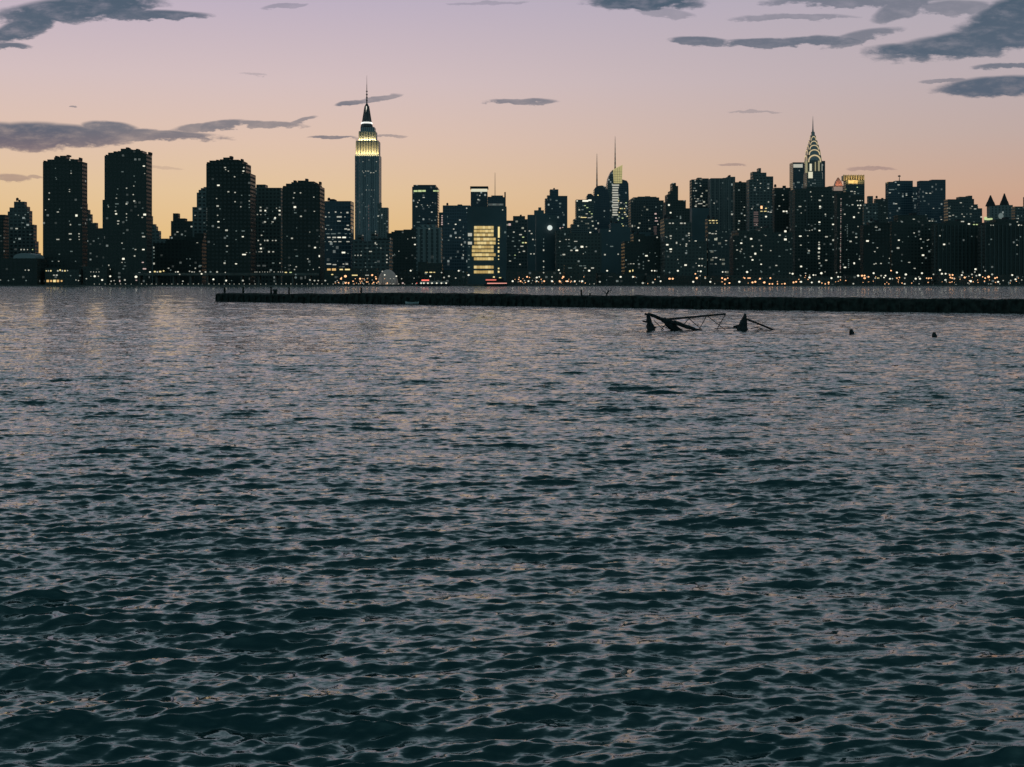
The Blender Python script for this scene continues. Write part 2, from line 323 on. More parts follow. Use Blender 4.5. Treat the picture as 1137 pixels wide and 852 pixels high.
tower('apartment_block', 'dark block with scattered white windows right of the round white light', 'apartment block', 1260, [(616, 256), (622, 253), (634, 259)], 668, 'brick', rnd=14, codes='wd', zone=(620, 664, 262, 302))
tower('office_block', 'brightly topped office block with green-white lit floors left of the twin antennas', 'office building', 2150, [(633, 249), (636, 243.4), (638.6, 221.8)], 659.5, 'office', rnd=26, codes='gwgd', zone=(646, 658, 227, 240), sx=(1.6, 3.4), roofs=0)
# four-times-square-like tower and crystal tower built below as landmarks
tower('office_block', 'dark mid-height blocky mass below the two antenna towers', 'office building', 1550, [(656, 262), (664, 254), (676, 248), (690, 252), (700, 258)], 722, 'plain_slab', rnd=10, codes='d', zone=(660, 720, 262, 300))
tower('office_tower', 'broad dark tower with a gently arched roof right of the crystal-shaped spire tower', 'office tower', 1800, [(697.6, 221), (700.5, 219.2), (706, 218.4), (714, 218), (722, 218.6), (729, 219.4), (732, 222.6)], 737, 'office', rnd=30, codes='dkdw', zone=(700, 735, 224, 290))
tower('skyscraper', 'stepped old tower with a narrow round-shouldered top left of the wide lit-window slab', 'office tower', 1650, [(736, 224), (738.2, 216), (741.5, 212), (744, 203.2), (750.6, 206.6), (753, 222.4), (761.6, 231.4)], 768, 'brick', rnd=10, codes='wd', zone=(739, 763, 226, 300))
tower('office_tower', 'wide flat tower with rows of white windows near its left top corner', 'office tower', 1750, [(765.6, 199.4), (773, 197.4), (779, 198.2)], 787, 'office', rnd=40, codes='wwd', zone=(768, 785, 202, 224), sx=(1.3, 2.8))
tower('office_tower', 'blank blue-grey wall of a slab in front of the tower with rows of white windows', 'office tower', 1450, [(766, 231)], 787.5, 'plain_slab', roofs=0)
tower('office_tower', 'tall flat slab with faint pale vertical piers left of the box-topped tower', 'office tower', 1700, [(786, 198), (800, 197.6), (805, 196.4)], 816.4, 'limestone', rnd=16, codes='dk', zone=(788, 814, 201, 260))
tower('apartment_tower', 'dark apartment tower just right of the slab with faint vertical piers', 'apartment tower', 1600, [(814, 202.4)], 829.6, 'brick', rnd=18, codes='wd', zone=(816, 829, 207, 300))
tower('skyscraper', 'dark tower topped by stacked boxes and a small turret right of centre', 'office tower', 1550, [(828.6, 199.4), (833, 190.8), (840.2, 186.8), (845, 191.8), (851, 196)], 858.6, 'concrete', rnd=26, codes='wdd', zone=(831, 856, 202, 300))
tower('apartment_block', 'flat dark block left of the tower with the lit rectangle', 'apartment block', 1400, [(857.6, 208.6)], 878, 'dark_brick', rnd=24, codes='wdd', zone=(859, 876, 213, 305))
AI = tower('office_tower', 'broad dark slab with a lit white rectangle behind the scalloped steel spire', 'office tower', 2750, [(876.6, 180.4), (893, 178.8)], 916.2, 'glass', dep=35, roofs=0, rnd=4, codes='d', zone=(879, 913, 202, 212))
tower('apartment_tower', 'dark wide apartment tower in front of the slab with the lit rectangle', 'apartment tower', 1350, [(876, 210), (890, 207.6), (916, 206.8), (924, 212)], 936, 'dark_brick', dep=30, rnd=50, codes='wdd', zone=(878, 932, 214, 306))
tower('apartment_tower', 'dark tower marked by one long dotted vertical line of lights', 'apartment tower', 1280, [(926, 215), (931, 213.4), (944, 217)], 958, 'dark_brick', rnd=22, codes='wdd', zone=(937, 957, 222, 304))
AL = tower('office_tower', 'small building with a floodlit orange pyramid roof and pink-lit wall', 'office tower', 2300, [(923.4, 206.4)], 937, 'limestone', dep=16, roofs=0)
AM = tower('office_tower', 'tower with a glowing yellow crown right of the orange pyramid roof', 'office tower', 2200, [(936.4, 200.2)], 960, 'office', dep=28, rnd=18, codes='gwd', zone=(939, 957, 206, 240), sx=(1.3, 2.6), roofs=0)
tower('apartment_block', 'dark block with a square rooftop box right of the yellow-crowned tower', 'apartment block', 1500, [(957, 226), (962.6, 217.8), (969.4, 225.6)], 975, 'concrete', rnd=12, codes='dw', zone=(960, 982, 228, 290))
tower('apartment_block', 'dark flat block between the rooftop box and the paired flat towers', 'apartment block', 1650, [(970, 221)], 986, 'brick', rnd=10, codes='d')
AO = tower('office_tower', 'left one of the paired flat-topped glass towers, small mast on its roof', 'office tower', 2100, [(983, 202), (991.5, 200.8)], 1013.6, 'glass', dep=28, rnd=16, codes='wdk', zone=(985, 1010, 205, 232), sx=(1.5, 3.4), roofs=0)
tower('office_block', 'low dark link between the paired flat-topped glass towers', 'office building', 2150, [(1012, 207.4)], 1019, 'glass', roofs=0)
tower('office_tower', 'right one of the paired flat-topped glass towers, slightly taller and plain', 'office tower', 2050, [(1018, 200.8), (1031.5, 199.6)], 1050, 'glass', dep=28, rnd=22, codes='kdw', zone=(1020, 1047, 204, 245), sx=(1.5, 3.2), roofs=0)
tower('apartment_block', 'dark stepped block with grey-lit floors right of the paired glass towers', 'apartment block', 1700, [(1048, 221.4), (1061.6, 218.6), (1072, 217.4), (1079.6, 221), (1081.6, 227), (1086, 231.4)], 1090.6, 'office', rnd=34, codes='kwdd', zone=(1050, 1088, 226, 246), sx=(1.5, 3.2))
AS = tower('hotel', 'dark block with two pointed steep turrets near the right edge', 'hotel', 1900, [(1092.6, 243), (1095.6, 229), (1104, 227.8)], 1124.6, 'limestone', dep=18, roofs=0, rnd=4, codes='d')
tower('apartment_block', 'dark block with bright windows cut by the right edge of the photo', 'apartment block', 1750, [(1123, 229.4), (1136, 218.6)], 1160, 'office', rnd=20, codes='wwd', zone=(1124, 1137, 232, 250))
# dark front row to the right
tower('apartment_block', 'dark front-row block under the two-turret building, faint vertical ribs', 'apartment block', 1180, [(1086, 247), (1099, 243.6), (1130, 246)], 1165, 'dark_brick', dep=22, rnd=10, codes='d')
tower('apartment_block', 'dark front-row block below the stepped grey-lit block', 'apartment block', 1220, [(1034, 248), (1045, 245.4), (1078, 247)], 1090, 'dark_brick', dep=22, rnd=10, codes='d')
tower('apartment_block', 'dark front-row block below the paired glass towers', 'apartment block', 1260, [(984, 246), (992, 239), (1030, 244)], 1038, 'dark_brick', dep=22, rnd=16, codes='dw')
tower('apartment_block', 'dark front-row block below the rooftop box, right of the dotted line of lights', 'apartment block', 1210, [(955, 250), (962, 247)], 988, 'dark_brick', rnd=14, codes='dw')
tower('apartment_block', 'dark front-row block below the box-topped tower', 'apartment block', 1220, [(806, 262), (812, 256), (838, 253), (858, 258)], 880, 'dark_brick', rnd=30, codes='wdd')
tower('office_block', 'dark block with short stripes of light in front of the slab with faint vertical piers', 'office building', 1200, [(783, 243.4), (799, 256)], 810, 'office', rnd=8, codes='d', zone=(785, 808, 262, 300))
tower('apartment_block', 'dark front-row block with scattered lights below the stepped old tower', 'apartment block', 1190, [(733, 243), (757, 247), (768, 268)], 785, 'brick', rnd=26, codes='wd')
tower('apartment_block', 'dark front-row block below the arched-roof tower', 'apartment block', 1230, [(690, 268), (700, 260), (716, 262)], 735, 'dark_brick', rnd=14, codes='d')
tower('apartment_block', 'low dark block before the third riverside tower gap, behind the raised road', 'apartment block', 1130, [(170, 270), (184, 266.4), (206, 263), (216, 259)], 231, 'brick', rnd=8, codes='d')
# low waterfront buildings
LW = [(50, 92, 298, 'low dark waterfront shed with a warm glowing ground floor at far left'), (92, 122, 296, 'low dark shed between the two leftmost riverside towers'),
      (361, 420, 297, 'low waterfront shed with warm lit strips below the office slab'), (441, 466, 300, 'low dark shed right of the pale dome'),
      (464, 492, 291, 'low pavilion with a dim green lit front behind the moored ferry'), (492, 519, 300, 'low dark shed left of the amber-striped block'),
      (562, 626, 300, 'long low shed under the blue-dark slab with orange lamps in front'), (626, 662, 293, 'low dark block with one long thin lit strip'),
      (662, 716, 303, 'long low dark shed right of the thin lit strip'), (716, 808, 305, 'long low dark terrace below the blank blue-grey slab'), (808, 936, 306, 'long low dark terrace among orange lamps right of centre'),
      (936, 1036, 305, 'long low dark terrace below the paired glass towers'), (1036, 1165, 304, 'long low dark terrace at the right edge')]
for i, (a, b, y, l) in enumerate(LW):
    tower('waterfront_shed', l, 'low building', 1045 + (i % 3) * 6, [(a, y), (a + (b - a) * .4, y + 1.2)], b, 'dark_brick', dep=14, roofs=0, rnd=0)

# ------------------------------------------------------------------ landmarks
def box_px(bm, xa, xb, ya, yb, D, dep, inset=0.0, mi=0):
    yf = D + inset; Xa, z1 = W(xa, ya, yf); Xb, z0 = W(xb, yb, yf)
    z0 = max(z0, GZ - .3); add_box(bm, Xa, Xb, yf, yf + dep, z0, z1, mi); return Xa, Xb, z0, z1
# floodlit skyscraper (limestone shaft, two lit setbacks, mast)
E = empty('skyscraper', 'tallest skyscraper with floodlit yellow upper setbacks and a needle mast', 'skyscraper'); DE = 2800
bm = bmesh.new()
for (a, b, y0, y1, dep, ins) in ((394, 421, 172.2, 318, 50, 0), (395.2, 420, 156.2, 173, 45, 2.5), (398.4, 417, 145.8, 157, 36, 7), (400.2, 415.6, 141.2, 147, 30, 10)):
    k = box_px(bm, a, b, y0, y1, DE, dep, ins)
    if y0 > 170: FACETS.append((k[0], k[1], k[2], k[3], DE, E))
for q in range(9):   # shallow vertical piers
    a = 395.2 + q * 2.95; box_px(bm, a, a + 1.0, 174.5, 318, DE, 3, -1.2)
for q in range(8):
    a = 396 + q * 3.1; box_px(bm, a, a + .9, 157.4, 171.5, DE, 3, 1.5)
pmat('limestone_plain', (.30, .30, .29), .8, .3)
facade('limestone_shaft', (.34, .36, .38), (.12, .16, .19), px=4.4, pz=3.9, wx=.4, wz=.95, lit=.02, lstr=.08)
link('wall', bm, 'limestone_shaft', E)
pmat('limestone_crown', (.50, .48, .40), .7, .3)
bm = bmesh.new()
XM, _ = W(407.3, 140, DE + 25); YM = DE + 25
def ZE(y): return W(407, y, YM)[1]
for (y0, y1, r0, r1, n) in ((141.2, 138.5, 7.2, 6.6, 8), (138.5, 136, 6.0, 5.2, 8)):
    add_taper(bm, XM, YM, ZE(y0) - .2, ZE(y1), r0 * 2.0, r1 * 2.0, n, math.pi / 8)
for (y0, y1, r0, r1) in ((136, 128, 8.6, 6.6), (128, 118.5, 6.6, 5.0), (118.5, 115.5, 5.0, 2.4)):
    add_taper(bm, XM, YM, ZE(y0), ZE(y1), r0, r1, 12)
for a in range(4):
    s, c = math.sin(a * math.pi / 2), math.cos(a * math.pi / 2)
    add_bar(bm, (XM + c * 9.5, YM + s * 9.5, ZE(136)), (XM + c * 4.6, YM + s * 4.6, ZE(118)), 1.8, .8)
link('mooring_mast', bm, 'steel_dark', E)
bm = bmesh.new(); add_bar(bm, (XM, YM, ZE(115.8)), (XM, YM, ZE(104)), 1.6, 1.1, 8); add_bar(bm, (XM, YM, ZE(104)), (XM, YM, ZE(94)), .9, .6, 8); add_bar(bm, (XM, YM, ZE(94)), (XM, YM, ZE(84)), .45, .2, 6)
for y in (112, 109, 105.5, 102): add_bar(bm, (XM, YM, ZE(y)), (XM, YM, ZE(y - .8)), 2.2, 2.2, 8)
link('antenna', bm, 'steel_dark', E)
emat('mast_glow', (1, .95, .8), .9); emat('collar_glow', (1, 1, .92), 1.5)
bm = bmesh.new(); add_bar(bm, (XM - .2, YM - 7.5, ZE(135)), (XM - .2, YM - 5.4, ZE(118.5)), 1.3, .9); link('mast_window', bm, 'mast_glow', E)
for (y, rr_) in ((136.6, 7.4), (137.6, 8.2)):
    bm = bmesh.new(); add_taper(bm, XM, YM, ZE(y), ZE(y - .45), rr_ * 2 * .83, rr_ * 2 * .83, 8, math.pi / 8); link('light_ring', bm, 'collar_glow', E)
def flood(name, loc, sx_, sy_, power, col, tilt):
    l = bpy.data.lights.new(name, 'AREA'); l.shape = 'RECTANGLE'; l.size = sx_; l.size_y = sy_; l.energy = power; l.color = col; l.spread = math.radians(150)
    o = bpy.data.objects.new(name, l); COL.objects.link(o); o.location = loc; o.rotation_euler = (tilt, 0, 0); o.parent = E if loc[1] > 2700 and loc[0] < 0 else None; return o
Xa, z = W(407.5, 172, DE)
flood('floodlight', (Xa, DE - 6, z - 2), 52, 1.5, 15000, (1, .76, .34), math.radians(155))
Xa, z = W(407.5, 156.5, DE)
flood('floodlight', (Xa, DE + 3.0, z + 1.0), 38, .8, 9000, (1, .80, .40), math.radians(150))
# upper lit setback walls in pale stone
bm = bmesh.new()
for (a, b, y0, y1, ins, n_) in ((395.0, 420.2, 157.2, 171.2, 1.4, 9), (398.2, 417.2, 146.6, 155.8, 5.9, 7)):
    w_ = (b - a) / (n_ * 2 - 1)
    for i in range(n_): box_px(bm, a + 2 * i * w_, a + (2 * i + 1.1) * w_, y0, y1, DE, 2.0, ins - 1.2)
link('setback_wall', bm, 'limestone_crown', E)
for i in range(14): LIGHTS.append((402.5 + i * 1.15, random.uniform(189.6, 192.6), 1.0, random.uniform(.8, 1.4), 'w', E))
for (x, y) in ((407.5, 203), (408, 206.5), (407, 210.6), (410, 211), (413, 211.3), (416, 211), (405, 196), (412, 218), (403, 179), (410, 178), (418, 180), (415, 226), (404, 226)): LIGHTS.append((x, y, 1.3, 1, 'w' if y < 212 else 'd', E))
for i in range(26): LIGHTS.append((399.2, 174 + i * 3.2, .7, 2.4, 'f', E))  # lighter left side of the shaft, put in as faintly glowing strips
for i in range(22): LIGHTS.append((395.0, 180 + i * 3.4, .7, 2.6, 'f', E))  # outer edge of that lighter side, also painted by glow
for i in range(9): LIGHTS.append((409.4, 229 + i * 3.3, .9, 2.2, 'f', E))

# scalloped steel spire
C_ = empty('skyscraper', 'skyscraper with scalloped steel crown of glowing white arches and needle spire', 'skyscraper'); DC = 2600
pmat('crown_steel', (.28, .29, .30), .35, .6, metal=.7); emat('arch_glow', (1, .78, .44), .62)
XC, _ = W(902.6, 180, DC + 20); YC = DC + 20
def ZC(y): return W(CX, y, YC)[1]
bm = bmesh.new(); hw = 16.0
add_box(bm, XC - hw, XC + hw, YC - hw, YC + hw, GZ - .3, ZC(193), 0, True); add_box(bm, XC - hw * .93, XC + hw * .93, YC - hw * .93, YC + hw * .93, ZC(193.2), ZC(179), 0)
link('wall', bm, 'concrete', C_); FACETS.append((XC - hw, XC + hw, 0, ZC(193), YC - hw, C_))
tiers = [(181, 171.5, 7.8), (173, 165.5, 6.8), (167, 160.5, 5.6), (162, 155.8, 4.3), (157, 150.5, 2.9), (152, 146.5, 1.8)]
def arch_prism(bm, w, z0, z1, d, along_x=True, n=14, rin=0.0):
    """arched slab: outline a half ellipse standing on a short wall; rin > 0 makes it a band"""
    hh = z1 - z0
    def ring(s):
        return [(s * w * math.cos(math.pi * i / n), z0 + hh * (0.25 * 0 + s * (math.sin(math.pi * i / n)) ** .8 if 0 < i < n else 0)) for i in range(n + 1)]
    o = ring(1.0)
    def vert(p, q): return bm.verts.new((XC + p[0], YC + q, p[1]) if along_x else (XC + q, YC + p[0], p[1]))
    if rin <= 0:
        A = [vert(p, -d) for p in o]; B = [vert(p, d) for p in o]
        bm.faces.new(A); bm.faces.new(B[::-1])
        for i in range(n): bm.faces.new((A[i], A[i + 1], B[i + 1], B[i]))
        bm.faces.new((A[n], A[0], B[0], B[n]))
    else:
        I = ring(rin)
        for s in (-1, 1):
            d0, d1 = (d * s, (d + .5) * s)
            a0 = [vert(p, d1) for p in o]; a1 = [vert(p, d1) for p in I]
            for i in range(n): bm.faces.new((a0[i], a0[i + 1], a1[i + 1], a1[i]))
for ti, (y0, y1, hwp) in enumerate(tiers):
    w = hwp * DC / F * 1.03
    bm = bmesh.new(); arch_prism(bm, w, ZC(y0), ZC(y1), w * .96, True); arch_prism(bm, w * .995, ZC(y0), ZC(y1) - .1, w * .96, False)
    link('crown_arch', bm, 'crown_steel', C_)
    if ti < 5:
        q = bmesh.new(); arch_prism(q, w * .90, ZC(y0), ZC(y1) - 2.2, w * .96 + .5, True, rin=.83); arch_prism(q, w * .90, ZC(y0), ZC(y1) - 2.2, w * .96 + .5, False, rin=.83)
        link('lit_arch', q, 'arch_glow', C_)
bm = bmesh.new(); add_taper(bm, XC, YC, ZC(150), ZC(144), 2.8, 1.5, 8); add_taper(bm, XC, YC, ZC(144), ZC(129), 1.4, .2, 8); link('spire', bm, 'crown_steel', C_)
emat('crown_win', (.95, .86, .50), .32); emat('crown_win_b', (1, .95, .70), .7)
def wins(root, D, lst, matname, name='window'):
    for (a, b, y0, y1) in lst:
        bm = bmesh.new(); box_px(bm, a, b, y0, y1, D, .4, -.5); link(name, bm, matname, root)
wins(C_, YC - hw, [(894.2, 896.6, 179, 192), (904.8, 906, 180, 190), (908.4, 910.2, 178.6, 190)], 'crown_win')
wins(C_, YC - hw, [(897.6, 902.4, 191, 198), (899, 901.4, 182, 190)], 'crown_win_b')
wins(AI, 2750, [(881, 891.2, 182.4, 186.2), (911, 913, 182, 190), (911.4, 913.4, 192, 199)], 'lit_white')
wins(AI, 2750, [(893, 902, 203.2, 204.4), (885, 888, 202, 203.4)], 'lit_dim')

# crystal tower with lit crown
def prism(name, root, mat, D, pts, dep, ins=0.0, taper=0.0):
    bm = bmesh.new(); A = []; B = []
    for (x, y) in pts:
        X, Z = W(x, y, D + ins); A.append(bm.verts.new((X, D + ins, max(Z, GZ - .3)))); B.append(bm.verts.new((X, D + ins + dep, max(Z, GZ - .3))))
    n = len(pts); bm.faces.new(A); bm.faces.new(B[::-1])
    for i in range(n): bm.faces.new((A[i], A[(i + 1) % n], B[(i + 1) % n], B[i]))
    return link(name, bm, mat, root)
DB = 2300
G_ = empty('skyscraper', 'crystal-shaped glass skyscraper with slanted glowing yellow crown and striped spire', 'skyscraper')
facade('pale_glass', (.34, .38, .38), (.10, .13, .14), px=3.0, pz=4.0, wx=.8, wz=.55, lit=.16, lstr=.14)
prism('wall', G_, 'pale_glass', DB, [(674.6, 318), (674.6, 204), (676, 196.5), (679, 190), (680.6, 188.6), (681.4, 203.5), (681.4, 318)], 40)
prism('wall', G_, 'glass', DB, [(681.4, 318), (681.4, 203.6), (690.6, 203.6), (690.9, 199.4), (696, 200.8), (697.8, 204), (698.4, 222), (698.8, 318)], 40, 1.0)
emat('crown_yellow', (.90, .78, .34), .50)
prism('lit_crown', G_, 'crown_yellow', DB, [(680.8, 203.4), (680, 189.4), (683, 187.2), (691.2, 183.2), (690.6, 203.4)], 34, 2.5)
for i in range(5):
    x = 682.0 + i * 1.9; bm = bmesh.new(); box_px(bm, x - .14, x + .14, 188.6 - i * .9, 203.2, DB, .5, 2.0); link('mullion', bm, 'pale_glass', G_)
for i in range(5):
    y = 191 + i * 2.7; bm = bmesh.new(); box_px(bm, 681.2, 690.6, y - .13, y + .13, DB, .5, 1.9); link('mullion', bm, 'pale_glass', G_)
for i in range(13): wins(G_, DB, [(680 + random.uniform(-.5, .3), 687.6 + random.uniform(-1.2, .6) - i * .12, 205 + i * 2.75, 206.5 + i * 2.75)], 'lit_white', 'lit_floor')
for i in range(26): LIGHTS.append((random.uniform(686, 697), random.uniform(220, 252), random.uniform(1.2, 3), 1.1, random.choice('ygwd'), G_))
FACETS.append((*[W(x, 250, DB)[0] for x in (674.6, 698)], 0, W(0, 204, DB)[1], DB, G_))
bm = bmesh.new(); X, z0 = W(683, 188, DB + 15)
for i in range(14):
    y0 = 188 - i * 2.6; zz0 = W(0, y0, DB + 15)[1]; zz1 = W(0, y0 - 2.6, DB + 15)[1]; r = (2.0 - i * .12)
    add_bar(bm, (X, DB + 15, zz0), (X, DB + 15, zz1), r * .75, r * .70, 6, i % 2)
pmat('spire_pale', (.55, .55, .5), .5); link('spire', bm, ['steel_dark', 'spire_pale'], G_)

# dark domed tower with antenna
N_ = empty('skyscraper', 'dark round-shouldered tower with a thin antenna left of the crystal-shaped tower', 'skyscraper'); DN = 2250
prism('wall', N_, 'glass', DN, [(651.6, 318), (651.6, 218), (653, 215.4), (656.5, 215.2), (659.6, 218), (660, 210.5), (662, 207.4), (664.5, 206.4), (668.5, 206), (672, 207), (674.4, 210), (676, 215.5), (677, 224), (677, 318)], 36)
FACETS.append((*[W(x, 250, DN)[0] for x in (653, 677)], 0, W(0, 216, DN)[1], DN, N_))
bm = bmesh.new(); X, z0 = W(662.8, 207, DN + 10)
for i in range(12):
    zz0 = W(0, 208 - i * 3.1, DN + 10)[1]; zz1 = W(0, 208 - (i + 1) * 3.1, DN + 10)[1]
    add_bar(bm, (X, DN + 10, zz0), (X, DN + 10, zz1), 1.5 - i * .1, 1.4 - i * .1, 6, i % 2)
pmat('mast_red', (.25, .07, .06), .6); pmat('mast_white', (.5, .45, .45), .6); link('antenna', bm, ['steel_dark', 'mast_white'], N_)
for (x, y, w, c) in ((668, 212.5, 2.2, 'y'), (664, 217, 2, 'y'), (657, 228, 2, 'd'), (655, 236, 2, 'g'), (671, 240, 1.4, 'd'), (662, 245, 1.2, 'd')): LIGHTS.append((x, y, w, 1.2, c, N_))

# crowns and details on other towers
wins(P, 1900, [(459.4, 463.6, 211.4, 213.2), (464.2, 468.2, 211.2, 213.2), (468.8, 472.6, 211.2, 213), (481, 484, 211.4, 212.8), (484.4, 487.2, 211.6, 212.8)], 'lit_green')
wins(S, 1950, [(523.2, 541.2, 209.8, 213.0)], 'crown_win_b', 'lit_band')
bm = bmesh.new(); box_px(bm, 523.2, 541.0, 209.6, 213.0, 1950, 24, .6); box_px(bm, 522, 542, 207, 209.4, 1950, 28, -1.5); link('roof_slab', bm, 'roof_dark', S)
for i in range(8): box = wins(S, 1950, [(525 + i * 2.1, 525.8 + i * 2.1, 207.8, 209.0)], 'lit_amber')
wins(T, 1900, [(542, 559, 226.2, 228.4)], 'lit_grey', 'lit_band'); wins(T, 1900, [(547, 551, 226.4, 228.2), (554, 558, 226.4, 228)], 'lit_dim')
bm = bmesh.new(); X, z = W(549.6, 218, 1905); X2, z2 = W(549.6, 191.5, 1905); add_bar(bm, (X, 1910, z - 2), (X, 1910, z2), .55, .25); link('antenna', bm, 'steel_dark', T)
bm = bmesh.new(); X, z = W(1000, 201.5, 2105); X2, z2 = W(1000, 194, 2105); add_bar(bm, (X, 2112, z - 1), (X, 2112, z2), .8, .4); X, z = W(998.6, 196, 2105); add_box(bm, X, X + 4, 2111, 2113, z, z + 2); link('mast', bm, 'steel_dark', AO)
# amber striped block
for (y, a, b) in ((262, 805, 978), (294, 803, 978), (328, 803, 978), (366, 803, 996), (400, 805, 996), (436, 787, 978), (470, 785, 978), (505, 785, 996), (541, 803, 978), (615, 803, 978), (658, 803, 978)):
    yy_ = 220 + y / 8.007; a = 426 + a / 8.007; b = 426 + b / 8.007; n = 7
    for i in range(n):
        w = (b - a) / n
        bm = bmesh.new(); box_px(bm, a + i * w, a + (i + 1) * w - .14, yy_ - 1.55 + random.uniform(-.1, .1), yy_ + 1.5, 1150, .4, -.5)
        link('lit_floor', bm, random.choice(['lit_amber2', 'lit_amber3', 'lit_amber4']) if 'lit_amber2' in MATS else (emat('lit_amber2', (1, .72, .27), .60), emat('lit_amber3', (1, .76, .33), .76), emat('lit_amber4', (1, .68, .24), .46), 'lit_amber3')[3], U_)
wins(U_, 1150, [(552.9, 554.8, 252, 264)], 'lit_yellow'); wins(U_, 1150, [(519.6, 524, 259, 262.4), (519.6, 524, 268.6, 271.6)], 'lit_white')
# yellow crown
pmat('crown_stone', (.5, .46, .36), .7, .3, .3, .2)
Xg_, zg_ = W(948, 201, 2200); flood('floodlight', (Xg_, 2193, zg_ - 5), 34, 1.0, 4500, (1, .64, .22), math.radians(155)).parent = AM
bm = bmesh.new()
for a in range(9):
    x = 936.6 + a * 2.75; box_px(bm, x, x + 1.2, 194.2, 200.4, 2200, 3, 0)
box_px(bm, 937.6, 959.2, 194.8, 200.4, 2200, 20, 3.2); box_px(bm, 942, 952.4, 200.0, 205, 2200, 1, -1)
link('crown', bm, 'crown_stone', AM)
# orange pyramid
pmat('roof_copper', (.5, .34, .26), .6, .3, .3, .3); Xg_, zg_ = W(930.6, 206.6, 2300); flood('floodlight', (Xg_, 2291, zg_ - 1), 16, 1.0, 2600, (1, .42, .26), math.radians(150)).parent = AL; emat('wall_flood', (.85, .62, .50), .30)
bm = bmesh.new(); X, z = W(930.6, 206.4, 2308); add_taper(bm, X, 2308, z - .3, W(0, 201.5, 2308)[1], 9.6, 6.5, 4); add_taper(bm, X, 2308, W(0, 201.5, 2308)[1], W(0, 197.4, 2308)[1], 6.0, 1.4, 4); link('pyramid_roof', bm, 'roof_copper', AL)
wins(AL, 2300, [(925.6, 935.6, 207.6, 212.6)], 'wall_flood', 'lit_band')  # pink light on the wall, put in as a glowing strip
def pilasters(root, D, x0, x1, n, y0, y1, wpx, mat='limestone_plain'):
    for i in range(n):
        x = x0 + (x1 - x0) * i / max(1, n - 1); bm = bmesh.new(); box_px(bm, x - wpx / 2, x + wpx / 2, y0, y1, D, .9, -.9); link('pilaster', bm, mat, root)
byl = {o['label']: o for o in bpy.data.objects if o.get('label')}
pmat('grey_stone', (.125, .145, .145), .8)
def L_(k): return [o for l, o in byl.items() if k in l][0]
pilasters(L_('tall flat slab with faint pale'), 1700, 789, 814, 6, 199, 300, .8)
pilasters(L_('pale dim block'), 1250, 467, 486, 4, 254.5, 300, 1.3, 'grey_stone')
pilasters(L_('under the two-turret'), 1180, 1090, 1160, 16, 250, 305, .9, 'grey_stone')
pilasters(L_('below the stepped grey-lit'), 1220, 1038, 1086, 12, 250, 305, .9, 'grey_stone')
pilasters(L_('in front of the slab with the lit rectangle'), 1350, 878.5, 896, 2, 212, 252, 1.1, 'grey_stone')
pilasters(L_('broad dark tower with a gently'), 1800, 701, 717, 4, 223, 265, 1.0, 'grey_stone')
rc = random.Random(3)
for k, D, tops in (('leftmost of the four', 1075, [(49, 180), (55, 177.2), (62, 174.8), (70, 173), (75, 173), (82, 176.6), (88, 177), (93.6, 179.8)]),
                   ('second riverside', 1060, [(118, 173), (124, 169.6), (127.5, 169.6), (136, 165.2), (141, 165.2), (146, 165.2), (152, 166.4), (160, 167.4), (165.5, 171)]),
                   ('third riverside tower from', 1060, [(230.6, 182), (237, 178.4), (241, 178.4), (250, 175), (256, 175), (262, 177.4), (268, 177.4), (272, 178.6)]),
                   ('fourth riverside', 1065, [(315.5, 208), (320, 204), (327, 202.4), (333, 200.6), (340, 200.6), (348, 201.6), (355, 203.8)])):
    for (x, y) in tops[::2]:
        w = rc.uniform(1.2, 3.0); h = rc.uniform(.8, 2.2); bm = bmesh.new(); box_px(bm, x - w / 2, x + w / 2, y - h, y + .9, D, 7, 7); link('roof_bulkhead', bm, 'roof_dark', L_(k))
# turrets
for xc, yt in ((1099.8, 217), (1115.2, 215)):
    bm = bmesh.new(); X, _ = W(xc, 228, 1909); zb = W(0, 229, 1909)[1]; zt = W(0, yt, 1909)[1]
    add_taper(bm, X, 1909, zb - .3, zb + (zt - zb) * .4, 7.6, 5.0, 8, math.pi / 8); add_taper(bm, X, 1909, zb + (zt - zb) * .4, zb + (zt - zb) * .85, 4.6, 1.7, 8, math.pi / 8); add_taper(bm, X, 1909, zb + (zt - zb) * .85, zt, 1.7, .9, 8)
    link('turret', bm, 'roof_dark', AS)
bm = bmesh.new(); X, z = W(1111.4, 240, 1899); add_ball(bm, (X, 1899, z), 4, 1.5, 4.5); link('lit_niche', bm, 'lit_dim', AS)
wins(AS, 1900, [(1096, 1102, 242.4, 244.6), (1093, 1096, 241, 244.5)], 'lit_green')
# round white light
bm = bmesh.new(); X, z = W(610.5, 253.1, 1298); emat('globe_glow', (.92, 1, .95), .78); add_ball(bm, (X, 1297.5, z), 2.6, 2.0, 2.6, seg=16, rings=10); link('globe_light', bm, 'globe_glow', X_)
# side panel, its pink light built as faintly glowing strips
PK = [(836, 842.6, 234.5, 252)]
